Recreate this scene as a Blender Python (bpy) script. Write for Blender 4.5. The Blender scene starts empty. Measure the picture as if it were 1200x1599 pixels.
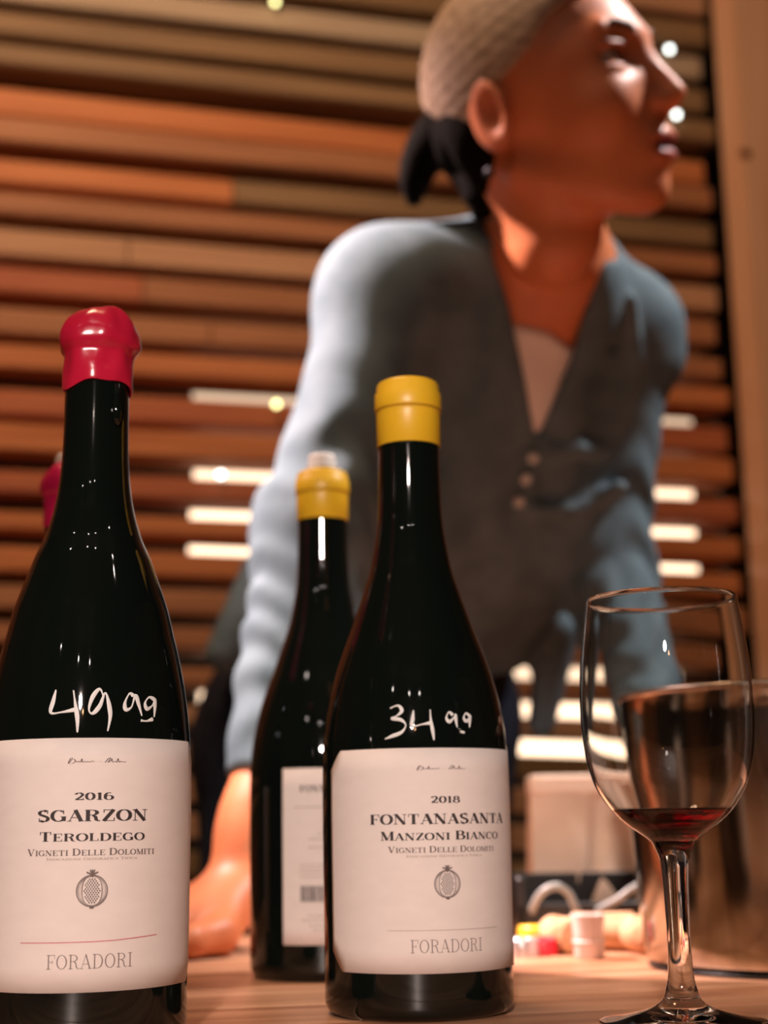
import bpy, bmesh, math, random
import numpy as np
from mathutils import Vector, Matrix

random.seed(4)
scn = bpy.context.scene
COL = scn.collection
R = math.radians

# ------------------------------------------------------------------ camera
F = 2310.0                                   # focal length in pixels of the 1200x1599 frame
PITCH = math.atan(490.5 / F); ROLL = 0.016
CAM = np.array([0.0, 0.0, 0.833])
_f = np.array([0, math.cos(PITCH), math.sin(PITCH)])
_r0 = np.array([1.0, 0, 0]); _u0 = np.array([0, -math.sin(PITCH), math.cos(PITCH)])
_r = math.cos(ROLL) * _r0 - math.sin(ROLL) * _u0
_u = math.sin(ROLL) * _r0 + math.cos(ROLL) * _u0
TZ = 0.75                                    # table top height

def P(px, py, D):
    """world point that the photograph shows at (px, py), D metres deep"""
    return CAM + D * (_f + (px - 600) / F * _r + (799.5 - py) / F * _u)

def TP(px, D, z=TZ):
    lo, hi = -4000.0, 6000.0
    for _ in range(60):
        m = (lo + hi) / 2
        if P(px, m, D)[2] > z: lo = m
        else: hi = m
    return P(px, m, D)

cam_d = bpy.data.cameras.new('camera')
cam = bpy.data.objects.new('camera', cam_d); COL.objects.link(cam)
cam.matrix_world = Matrix(((_r[0], _u[0], -_f[0], CAM[0]), (_r[1], _u[1], -_f[1], CAM[1]),
                           (_r[2], _u[2], -_f[2], CAM[2]), (0, 0, 0, 1)))
cam_d.sensor_fit = 'VERTICAL'; cam_d.sensor_height = 36.0; cam_d.lens = F / 1599 * 36
cam_d.clip_start = 0.02
cam_d.dof.use_dof = True; cam_d.dof.focus_distance = 0.60; cam_d.dof.aperture_fstop = 52.0 / 8.2
scn.camera = cam

# ------------------------------------------------------------------ light and exposure
scn.view_settings.view_transform = 'Standard'; scn.view_settings.look = 'None'
scn.view_settings.exposure = 0.0; scn.view_settings.gamma = 1.0
scn.view_settings.use_curve_mapping = False
w = bpy.data.worlds.new('world'); scn.world = w; w.use_nodes = True
w.node_tree.nodes['Background'].inputs[0].default_value = (1.0, 0.75, 0.55, 1)
w.node_tree.nodes['Background'].inputs[1].default_value = 0.02

def lamp(name, kind, loc, energy, color, target=None, size=0.03, spot=60, blend=0.5):
    d = bpy.data.lights.new(name, kind); d.energy = energy; d.color = color
    if kind == 'AREA': d.shape = 'DISK'; d.size = size
    else: d.shadow_soft_size = size
    if kind == 'SPOT': d.spot_size = R(spot); d.spot_blend = blend
    o = bpy.data.objects.new(name, d); COL.objects.link(o); o.location = loc
    if target is not None:
        o.rotation_euler = (Vector(target) - Vector(loc)).to_track_quat('-Z', 'Y').to_euler()
    return o
WARM = (1.0, 0.80, 0.62); PINK = (1.0, 0.86, 0.78)
# small ceiling bulbs: they give the pin-point glints on the bottles
for i, (x, y, z, e) in enumerate([(-0.20, -0.35, 2.4, 1.3), (0.18, -0.35, 2.4, 1.3), (-1.0, -0.2, 2.35, 1.3), (1.0, -0.1, 2.35, 1.3),
                                  (-0.30, -1.9, 2.3, 2), (0.35, -1.9, 2.3, 2), (-1.3, -1.5, 2.3, 2)]):
    lamp('ceiling_bulb', 'POINT', (x, y, z), e, PINK, size=0.017)
lamp('low_lamp', 'POINT', (0.02, -1.2, 1.42), 1.2, (1.0, 0.45, 0.2), size=0.02)
lamp('table_spot', 'SPOT', (-0.09, -0.9, 1.40), 96, (1.0, 0.81, 0.72), target=(0.0, 0.66, 0.83), size=0.04, spot=21, blend=0.45)
lamp('left_spot', 'SPOT', (-1.0, 1.28, 2.35), 760, (1.0, 0.71, 0.68), target=(-0.10, 1.19, 1.23), size=0.05, spot=22, blend=0.6)
lamp('right_spot', 'SPOT', (1.10, 1.22, 2.6), 185, (1.0, 0.90, 0.88), target=(0.22, 1.25, 1.38), size=0.03, spot=27, blend=0.4)
lamp('wall_wash', 'AREA', (-0.4, 0.9, 2.45), 18, (1.0, 0.62, 0.38), target=(-0.3, 2.3, 1.05), size=0.5)

# ------------------------------------------------------------------ helpers
def tag(o, label=None, cat=None, group=None, kind=None):
    if label: o['label'] = label
    if cat: o['category'] = cat
    if group: o['group'] = group
    if kind: o['kind'] = kind
    return o

def empty(name, loc, rz=0.0, **k):
    o = bpy.data.objects.new(name, None); COL.objects.link(o)
    o.location = loc; o.rotation_euler = (0, 0, rz); o.empty_display_size = 0.05
    return tag(o, **k)

def mesh_obj(name, verts, faces, mat, parent=None, smooth=False, **k):
    me = bpy.data.meshes.new(name)
    me.from_pydata([tuple(map(float, v)) for v in verts], [], [tuple(map(int, q)) for q in faces]); me.update()
    if mat: me.materials.append(mat)
    if smooth: me.shade_smooth()
    o = bpy.data.objects.new(name, me); COL.objects.link(o)
    if parent: o.parent = parent
    return tag(o, **k)

def bm_obj(name, bm, mat, parent=None, smooth=False, **k):
    me = bpy.data.meshes.new(name); bm.to_mesh(me); bm.free()
    if mat: me.materials.append(mat)
    if smooth: me.shade_smooth()
    o = bpy.data.objects.new(name, me); COL.objects.link(o)
    if parent: o.parent = parent
    return tag(o, **k)

def add_box(bm, c, s, rot=None, bevel=0.0):
    g = bmesh.ops.create_cube(bm, size=1.0)
    vs = g['verts']
    for v in vs: v.co = Vector((v.co.x * s[0], v.co.y * s[1], v.co.z * s[2]))
    if bevel:
        es = list({e for v in vs for e in v.link_edges})
        q = bmesh.ops.bevel(bm, geom=es, offset=bevel, segments=1, affect='EDGES')
        vs = list({v for v in q['verts']} | {v for v in vs if v.is_valid})
    for v in vs:
        co = v.co.copy()
        if rot is not None: co = rot @ co
        v.co = co + Vector(c)
    return vs

def lathe(profile, seg=96, close_top=False, close_bot=False, rfun=None):
    """profile [(r, z)], returns verts, faces"""
    vs, fs = [], []
    for i, (r, z) in enumerate(profile):
        for j in range(seg):
            a = 2 * math.pi * j / seg
            rr = r if rfun is None else rfun(r, z, a)
            vs.append((rr * math.cos(a), rr * math.sin(a), z))
    n = len(profile)
    for i in range(n - 1):
        for j in range(seg):
            k = (j + 1) % seg
            fs.append((i * seg + j, i * seg + k, (i + 1) * seg + k, (i + 1) * seg + j))
    if close_bot:
        vs.append((0, 0, profile[0][1])); c = len(vs) - 1
        for j in range(seg): fs.append((c, (j + 1) % seg, j))
    if close_top:
        vs.append((0, 0, profile[-1][1])); c = len(vs) - 1; b = (n - 1) * seg
        for j in range(seg): fs.append((c, b + j, b + (j + 1) % seg))
    return vs, fs

def catmull(pts, n=6):
    out = []
    P_ = [pts[0]] + list(pts) + [pts[-1]]
    for i in range(1, len(P_) - 2):
        p0, p1, p2, p3 = [np.array(q, float) for q in P_[i - 1:i + 3]]
        for k in range(n):
            t = k / n
            out.append(tuple(0.5 * ((2 * p1) + (-p0 + p2) * t + (2 * p0 - 5 * p1 + 4 * p2 - p3) * t * t + (-p0 + 3 * p1 - 3 * p2 + p3) * t ** 3)))
    out.append(tuple(pts[-1]))
    return out

def tube(name, pts, radii, mat, parent=None, seg=10, smooth=True, flat=1.0, **k):
    pts = [Vector(p) for p in pts]; n = len(pts)
    if not hasattr(radii, '__len__'): radii = [radii] * n
    vs, fs = [], []
    up = Vector((0, 0, 1)); prev = None
    for i, p in enumerate(pts):
        t = (pts[min(i + 1, n - 1)] - pts[max(i - 1, 0)]).normalized()
        if prev is None:
            a = t.cross(up)
            if a.length < 0.2: a = t.cross(Vector((1, 0, 0)))
        else: a = prev - t * prev.dot(t)
        a.normalize(); b = t.cross(a); prev = a
        for j in range(seg):
            q = 2 * math.pi * j / seg
            vs.append(p + float(radii[i]) * (math.cos(q) * a + flat * math.sin(q) * b))
    for i in range(n - 1):
        for j in range(seg):
            kk = (j + 1) % seg
            fs.append((i * seg + j, (i + 1) * seg + j, (i + 1) * seg + kk, i * seg + kk))
    fs.append(tuple(range(seg))); fs.append(tuple(range((n - 1) * seg + seg - 1, (n - 1) * seg - 1, -1)))
    return mesh_obj(name, vs, fs, mat, parent, smooth, **k)

# ------------------------------------------------------------------ materials
def mat(name, color=(0.5, 0.5, 0.5), rough=0.5, metal=0.0, spec=0.5, **k):
    m = bpy.data.materials.new(name); m.use_nodes = True
    b = m.node_tree.nodes['Principled BSDF']
    b.inputs['Base Color'].default_value = (*color, 1); b.inputs['Roughness'].default_value = rough
    b.inputs['Metallic'].default_value = metal; b.inputs['Specular IOR Level'].default_value = spec
    for kk, v in k.items(): b.inputs[kk.replace('_', ' ')].default_value = v
    return m

def noise_color(m, c1, c2, scale=(1, 1, 1), nscale=8.0, detail=6, lo=0.35, hi=0.65, bump=0.0, rough_var=None, coord='Object'):
    nt = m.node_tree; N = nt.nodes; Lk = nt.links; b = N['Principled BSDF']
    tc = N.new('ShaderNodeTexCoord'); mp = N.new('ShaderNodeMapping'); mp.inputs['Scale'].default_value = scale
    nz = N.new('ShaderNodeTexNoise'); nz.inputs['Scale'].default_value = nscale; nz.inputs['Detail'].default_value = detail
    rp = N.new('ShaderNodeValToRGB'); rp.color_ramp.elements[0].position = lo; rp.color_ramp.elements[1].position = hi
    rp.color_ramp.elements[0].color = (*c1, 1); rp.color_ramp.elements[1].color = (*c2, 1)
    Lk.new(tc.outputs[coord], mp.inputs[0]); Lk.new(mp.outputs[0], nz.inputs['Vector'])
    Lk.new(nz.outputs[0], rp.inputs[0]); Lk.new(rp.outputs[0], b.inputs['Base Color'])
    if bump:
        bp = N.new('ShaderNodeBump'); bp.inputs['Strength'].default_value = bump; bp.inputs['Distance'].default_value = 0.002
        Lk.new(nz.outputs[0], bp.inputs['Height']); Lk.new(bp.outputs[0], b.inputs['Normal'])
    return m

def emit(name, color, strength):
    m = bpy.data.materials.new(name); m.use_nodes = True; N = m.node_tree.nodes
    N.remove(N['Principled BSDF']); e = N.new('ShaderNodeEmission')
    e.inputs[0].default_value = (*color, 1); e.inputs[1].default_value = strength
    m.node_tree.links.new(e.outputs[0], N['Material Output'].inputs[0]); return m

M = {}
def wood(name, c1, c2, rough=0.6):
    m = mat(name, c1, rough, spec=0.3)
    return noise_color(m, c1, c2, (1.2, 14, 30), 3.0, 8, 0.3, 0.7, bump=0.25)
SLAT_COLS = {
    'orange': ((0.42, 0.135, 0.045), (0.60, 0.23, 0.085)), 'red': ((0.36, 0.10, 0.045), (0.50, 0.17, 0.07)),
    'brown': ((0.30, 0.125, 0.055), (0.46, 0.21, 0.10)), 'tan': ((0.40, 0.22, 0.12), (0.54, 0.31, 0.18)),
    'olive': ((0.17, 0.105, 0.05), (0.29, 0.18, 0.09)), 'grey': ((0.33, 0.25, 0.17), (0.50, 0.40, 0.29))}
for k_, (a_, b_) in SLAT_COLS.items(): M['slat_' + k_] = wood('slat_wood_' + k_, a_, b_)
M['post'] = wood('post_wood', (0.66, 0.36, 0.20), (0.80, 0.49, 0.31), 0.55)
for n_ in M['post'].node_tree.nodes:
    if n_.type == 'MAPPING': n_.inputs['Scale'].default_value = (14, 14, 0.8)
TABLE_MATS = []
for i_, (a_, b_) in enumerate([((0.34, 0.14, 0.065), (0.64, 0.345, 0.20)), ((0.42, 0.19, 0.10), (0.70, 0.41, 0.25)), ((0.27, 0.11, 0.05), (0.56, 0.285, 0.16))]):
    m = mat('table_wood', a_, 0.42, spec=0.4)
    TABLE_MATS.append(noise_color(m, a_, b_, (1.5, 22, 10), 4.0, 10, 0.32, 0.66, bump=0.3))
M['dark'] = mat('unlit_room_black', (0.008, 0.007, 0.006), 0.9)  # near-black standing for the unlit space behind the slats
M['floor'] = noise_color(mat('floor_concrete', (0.1, 0.07, 0.05), 0.7), (0.08, 0.06, 0.045), (0.14, 0.10, 0.075), nscale=3)
M['plaster'] = mat('room_wall', (0.16, 0.11, 0.08), 0.9)
M['ceiling'] = mat('ceiling_wood', (0.10, 0.06, 0.035), 0.8)
M['glass_dark'] = mat('dark_bottle_glass', (0.0035, 0.0055, 0.0045), 0.035, spec=0.5)
M['wax'] = mat('red_sealing_wax', (0.54, 0.012, 0.045), 0.20, spec=0.6, Subsurface_Weight=0.15, Subsurface_Scale=0.004)
M['wax_pink'] = mat('pink_sealing_wax', (0.66, 0.015, 0.10), 0.25, spec=0.6)
M['foil'] = mat('yellow_foil', (0.80, 0.47, 0.02), 0.38, spec=0.5)
M['foil_line'] = mat('foil_crease', (0.48, 0.22, 0.01), 0.6)
M['paper'] = mat('label_paper', (0.78, 0.70, 0.66), 0.75, spec=0.2)
noise_color(M['paper'], (0.775, 0.69, 0.65), (0.81, 0.725, 0.685), (1, 1, 2), 90, 4, 0.3, 0.7, bump=0.0)
M['ink'] = mat('black_ink', (0.035, 0.025, 0.025), 0.7); M['ink_grey'] = mat('grey_ink', (0.16, 0.12, 0.11), 0.7)
M['ink_light'] = mat('light_grey_ink', (0.42, 0.34, 0.31), 0.7); M['ink_red'] = mat('red_ink', (0.62, 0.12, 0.16), 0.7)
M['emblem_grey'] = mat('emblem_grey', (0.38, 0.33, 0.31), 0.7)
M['paint'] = mat('white_paint_marker', (0.78, 0.78, 0.76), 0.55)
M['white'] = mat('white_stopper', (0.80, 0.76, 0.72), 0.4)
M['black'] = mat('black_plastic', (0.012, 0.012, 0.012), 0.35)
M['cable'] = mat('grey_cable', (0.26, 0.28, 0.27), 0.4)
M['cork'] = noise_color(mat('cork', (0.6, 0.36, 0.18), 0.85), (0.38, 0.18, 0.08), (0.60, 0.37, 0.21), nscale=60)
M['sack'] = noise_color(mat('kraft_paper', (0.7, 0.5, 0.36), 0.8), (0.62, 0.44, 0.33), (0.76, 0.56, 0.43), nscale=14)
def glass_mat(name, color=(1, 1, 1), rough=0.0, ior=1.45):
    m = bpy.data.materials.new(name); m.use_nodes = True; b = m.node_tree.nodes['Principled BSDF']
    b.inputs['Base Color'].default_value = (*color, 1); b.inputs['Roughness'].default_value = rough
    b.inputs['IOR'].default_value = ior; b.inputs['Transmission Weight'].default_value = 1.0
    return m
M['clear'] = glass_mat('clear_glass', (0.98, 0.98, 0.97))
M['wine'] = glass_mat('red_wine', (0.09, 0.0005, 0.004), 0.0, 1.34)
M['steel'] = noise_color(mat('brushed_steel', (0.5, 0.43, 0.35), 0.14, 1.0), (0.33, 0.28, 0.22), (0.50, 0.44, 0.36), (18, 18, 0.5), 4, 4, 0.3, 0.7)
M['frost'] = mat('frosted_plastic', (0.68, 0.57, 0.53), 0.3, spec=0.5)

# ------------------------------------------------------------------ room
TH = R(13.5); ct, st = math.cos(TH), math.sin(TH)
AX = np.array([ct, st, 0]); NX = np.array([-st, ct, 0])      # along / away from the viewer
W0 = P(600, 900, 2.12)

def on_wall(px, py, off=0.0):
    """hit of the photograph's line of sight on the slat wall: (along, height)"""
    d = P(px, py, 1.0) - CAM
    t = (np.dot(W0 - CAM, NX) + off) / np.dot(d, NX)
    q = CAM + t * d
    return float(np.dot(q - W0, AX)), float(q[2])

def box_between(name, a0, a1, n0, n1, z0, z1, m, parent=None, **k):
    vs = []
    for z in (z0, z1):
        for a, n in ((a0, n0), (a1, n0), (a1, n1), (a0, n1)): vs.append(W0 * [1, 1, 0] + AX * a + NX * n + np.array([0, 0, z]))
    return mesh_obj(name, vs, [(0, 3, 2, 1), (4, 5, 6, 7), (0, 1, 5, 4), (1, 2, 6, 5), (2, 3, 7, 6), (3, 0, 4, 7)], m, parent, **k)

def room_box(name, x0, x1, y0, y1, z0, z1, m):
    bm = bmesh.new(); add_box(bm, ((x0 + x1) / 2, (y0 + y1) / 2, (z0 + z1) / 2), (x1 - x0, y1 - y0, z1 - z0))
    return bm_obj(name, bm, m, kind='structure')
room_box('floor', -2.6, 2.8, -2.6, 3.6, -0.05, 0.0, M['floor'])
room_box('ceiling', -2.6, 2.8, -2.6, 3.6, 2.7, 2.75, M['ceiling'])
room_box('wall_left', -2.65, -2.6, -2.6, 3.6, 0, 2.7, M['plaster'])
room_box('wall_right', 2.8, 2.85, -2.6, 3.6, 0, 2.7, M['plaster'])
room_box('wall_front', -2.6, 2.8, -2.65, -2.6, 0, 2.7, M['plaster'])
room_box('wall_back', -2.6, 2.8, 3.6, 3.65, 0, 2.7, M['dark'])

# slat wall: gap centre lines, photograph heights at x=0 and x=1100, and gap thickness
GAPS = [(-165, -22, 12), (-106, 32, 12), (-50, 83, 12), (8, 132, 14), (62, 184, 14), (117, 237, 20), (179, 291, 8), (234, 338, 15),
        (292, 391, 14), (345, 438, 13), (405, 491, 11), (466, 547, 20), (530, 598, 13), (590, 650, 20), (653, 709, 12), (720, 766, 22),
        (784, 826, 20), (840, 883, 20), (904, 938, 15), (962, 998, 14), (1020, 1056, 22), (1078, 1114, 22), (1136, 1174, 22)]
yy = 1136
for i in range(16): yy += 58; GAPS.append((yy, yy + 38, 14))
GAPS = [(-340, -180, 12), (-282, -128, 12), (-224, -76, 12)] + GAPS
for i in range(9): GAPS.insert(0, (GAPS[0][0] - 58, GAPS[0][1] - 53, 12))
COLS = {117: 'orange', 179: 'brown', 234: 'orange', 292: 'brown', 345: 'tan', 405: 'red', 466: 'brown', 530: 'orange', 590: 'red', 653: 'orange',
        720: 'red', 784: 'orange', 840: 'orange', 904: 'brown', 962: 'brown', 1020: 'brown', 62: 'olive', 8: 'olive', -50: 'grey', -106: 'olive'}  # dark olive top courses: roof shade put into their colour
GAPS = [(a_, b_, t_ * 1.35) for a_, b_, t_ in GAPS]
slat_root = empty('slat_wall', tuple(W0 * [1, 1, 0]), TH, kind='structure')
A_L = -1.75; A_R, _ = on_wall(1136, 600)
rs = random.Random(11)
for i in range(len(GAPS) - 1):
    g0, g1 = GAPS[i], GAPS[i + 1]
    c = COLS.get(g0[0], rs.choice(['brown', 'olive', 'tan', 'red']))
    aL, zt0 = on_wall(0, g0[0] + g0[2] / 2); aR, zt1 = on_wall(1100, g0[1] + g0[2] * 0.45)
    _, zb0 = on_wall(0, g1[0] - g1[2] / 2); _, zb1 = on_wall(1100, g1[1] - g1[2] * 0.45)
    off = rs.uniform(-0.010, 0.010)
    # some courses are made of two boards
    spl = {234: 365, 405: 225, 720: 1000, 117: 640, 466: 330, 345: 200}.get(g0[0])
    ends = [A_L, A_R + rs.uniform(-0.012, 0.006)]
    cuts = [ends[0]] + ([on_wall(spl, 400)[0]] if spl else ([rs.uniform(-0.6, 0.2)] if rs.random() < 0.25 else [])) + [ends[1]]
    for j in range(len(cuts) - 1):
        a0, a1 = cuts[j] + 0.0012, cuts[j + 1] - 0.0012
        o2 = off + (rs.uniform(-0.006, 0.006) if j else 0)
        mc = M['slat_' + (c if j == 0 else {'orange': 'olive', 'tan': 'grey', 'red': 'brown', 'brown': 'tan'}.get(c, c))] if g0[0] in (234, 405) else M['slat_' + c]
        def zz(a, z0, z1): return z0 + (z1 - z0) * (a - aL) / (aR - aL)
        bm = bmesh.new(); vv = []
        for a in (a0, a1):
            zb, zt = zz(a, zb0, zb1), zz(a, zt0, zt1); b = 0.0035
            for n_, z_ in ((o2 + b, zb), (o2, zb + b), (o2, zt - b), (o2 + b, zt), (0.07 + o2, zt), (0.07 + o2, zb)):
                vv.append(bm.verts.new((a - 0.0, n_, z_)))
        for q in range(6): bm.faces.new((vv[q], vv[q + 6], vv[(q + 1) % 6 + 6], vv[(q + 1) % 6]))
        bm.faces.new(vv[:6][::-1]); bm.faces.new(vv[6:])
        bmesh.ops.recalc_face_normals(bm, faces=bm.faces)
        bm_obj('slat', bm, mc, slat_root)
for a in (-1.6, -0.85, 0.13):
    bm = bmesh.new(); add_box(bm, (a, 0.105, 1.3), (0.05, 0.045, 2.6)); bm_obj('stud', bm, M['slat_olive'], slat_root)
bm = bmesh.new(); add_box(bm, ((A_L + A_R) / 2, 0.42, 1.3), (A_R - A_L, 0.02, 2.6)); bm_obj('gap_shade_sheet', bm, M['dark'], slat_root)  # near-black sheet added so the gaps look like an unlit room
# glowing strips added behind some of the gaps, for the brightness beyond
win = empty('glow_strips', tuple(W0 * [1, 1, 0] + NX * 0.135), TH, kind='structure')
lit = [(590, 650, 22, 1.1, 290, 1092), (720, 766, 24, 2.6, 292, 1094), (784, 826, 24, 3.0, 286, 1098), (840, 883, 24, 3.0, 284, 1102),
       (1020, 1056, 24, 1.8, 700, 1080), (1078, 1114, 24, 3.0, 300, 1085), (1136, 1174, 24, 3.4, 300, 1090)]
for y0, y1, t, s, x0, x1 in lit:
    aL, z0 = on_wall(0, y0, 0.135); aR, z1 = on_wall(1100, y1, 0.135)
    b0, _ = on_wall(x0 + 12, y0, 0.135); b1, _ = on_wall(x1 - 12, y1, 0.135)
    h = 0.017; vv = []
    def z_(a): return z0 + (z1 - z0) * (a - aL) / (aR - aL)
    vv = [(b0, 0, z_(b0) - h), (b1, 0, z_(b1) - h), (b1, 0, z_(b1) + h), (b0, 0, z_(b0) + h)]
    vv += [(x, 0.006, z) for x, _, z in vv]
    mesh_obj('glow_strip', vv, [(0, 1, 2, 3), (7, 6, 5, 4), (0, 4, 5, 1), (1, 5, 6, 2), (2, 6, 7, 3), (3, 7, 4, 0)], emit('strip_glow', (1.0, 0.70, 0.47), s), win)
    
# post and the wall beyond it
aP, _ = on_wall(1156, 650, -0.02)
vsP = []
post = box_between('post', aP, aP + 0.17, -0.09, -0.02, 0, 2.7, M['post'])
tag(post, kind='structure'); post.name = 'trim_1'
bm = bmesh.new()
knot = mesh_obj('knot', *lathe([(0.0001, 0), (0.004, 0.0008), (0.009, 0.0004), (0.011, -0.001)], 20), mat('knot_wood', (0.20, 0.07, 0.03), 0.6), post, True)
kq = W0 * [1, 1, 0] + AX * on_wall(1166, 240, -0.09)[0] + NX * -0.09 + np.array([0, 0, on_wall(1166, 240, -0.09)[1]])
knot.matrix_world = Matrix.Translation(Vector(kq)) @ Matrix.Rotation(TH, 4, 'Z') @ Matrix.Rotation(R(90), 4, 'X')
bb = box_between('wall_side', aP + 0.17, 2.2, -0.06, 0.0, 0, 2.7, M['slat_brown']); tag(bb, kind='structure')
bb = box_between('slot_shade_sheet', A_R + 0.02, aP + 0.1, 0.08, 0.1, 0, 2.7, M['dark']); tag(bb, kind='structure'); bb.name = 'slot_shade'  # near-black sheet behind the slot, shade of the gap put into its colour

# tiny bulbs glowing behind the slats
blb = emit('bulb_glow', (0.9, 0.95, 0.9), 9.0); blb2 = emit('bulb_glow_yellow', (0.9, 0.85, 0.35), 7.0)
BUL = [(345, 741, 'white bulb glowing behind the slats beside the sleeve', blb), (432, 631, 'yellowish bulb glowing behind the slats above the white one', blb2),
       (1057, 179, 'white bulb glowing behind the slats under the nose', blb), (1046, 77, 'white bulb glowing behind the slats above the nose', blb),
       (430, 3, 'dim bulb glowing at the top edge of the slatted wall', blb2)]
for px, py, lb, mm in BUL:
    a, z = on_wall(px, py, -0.018)
    c = W0 * [1, 1, 0] + AX * a + NX * -0.018
    t = empty('light_bulb', (c[0], c[1], z), label=lb, cat='light bulb', group='small bulbs on the slatted wall')
    bm = bmesh.new(); bmesh.ops.create_uvsphere(bm, u_segments=12, v_segments=8, radius=0.0042); bm_obj('globe', bm, mm, t, True)
    bm = bmesh.new(); bmesh.ops.create_cone(bm, cap_ends=True, segments=10, radius1=0.0034, radius2=0.0028, depth=0.012)
    for v in bm.verts: v.co = Vector((v.co.x, v.co.z + 0.009, v.co.y))
    bm_obj('socket', bm, M['black'], t)

# ------------------------------------------------------------------ table
TY = P(600, 1290, 1.22); vfar = float(np.dot(TY, NX))
table = empty('table', (0, 0, 0), label='wooden plank table that the bottles and glass stand on', cat='table')
seams = [0.14, 0.235, 0.33, 0.425, 0.515, 0.585, 0.665, 0.735, 0.825, 0.905, 0.99, 1.075, vfar]
seams = [s for s in seams if s < vfar - 0.03] + [vfar]
for i in range(len(seams) - 1):
    v0, v1 = seams[i] + 0.0006, seams[i + 1] - 0.0006; dz = -random.uniform(0, 0.0006)
    bm = bmesh.new(); add_box(bm, (0, 0, 0), (1.7, v1 - v0, 0.032), bevel=0.0012)
    o = bm_obj('plank', bm, TABLE_MATS[i % 3], table)
    c = AX * 0.1 + NX * (v0 + v1) / 2
    o.location = (c[0], c[1], TZ - 0.016 + dz); o.rotation_euler = (0, 0, TH)
for a, v in ((-0.65, 0.22), (0.85, 0.22), (-0.65, vfar - 0.07), (0.85, vfar - 0.07)):
    bm = bmesh.new(); c = AX * a + NX * v
    add_box(bm, (c[0], c[1], 0.359), (0.07, 0.07, 0.718), Matrix.Rotation(TH, 3, 'Z'), 0.003); bm_obj('leg', bm, TABLE_MATS[0], table)
for v in (0.22, vfar - 0.07):
    bm = bmesh.new(); c = AX * 0.1 + NX * v
    add_box(bm, (c[0], c[1], 0.678), (1.43, 0.025, 0.08), Matrix.Rotation(TH, 3, 'Z'), 0.002); bm_obj('apron', bm, TABLE_MATS[2], table)

# ------------------------------------------------------------------ lettering
def arc(cx, cy, rx, ry, a0, a1, n=14):
    return [(cx + rx * math.cos(R(a0 + (a1 - a0) * i / n)), cy + ry * math.sin(R(a0 + (a1 - a0) * i / n))) for i in range(n + 1)]
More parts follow.
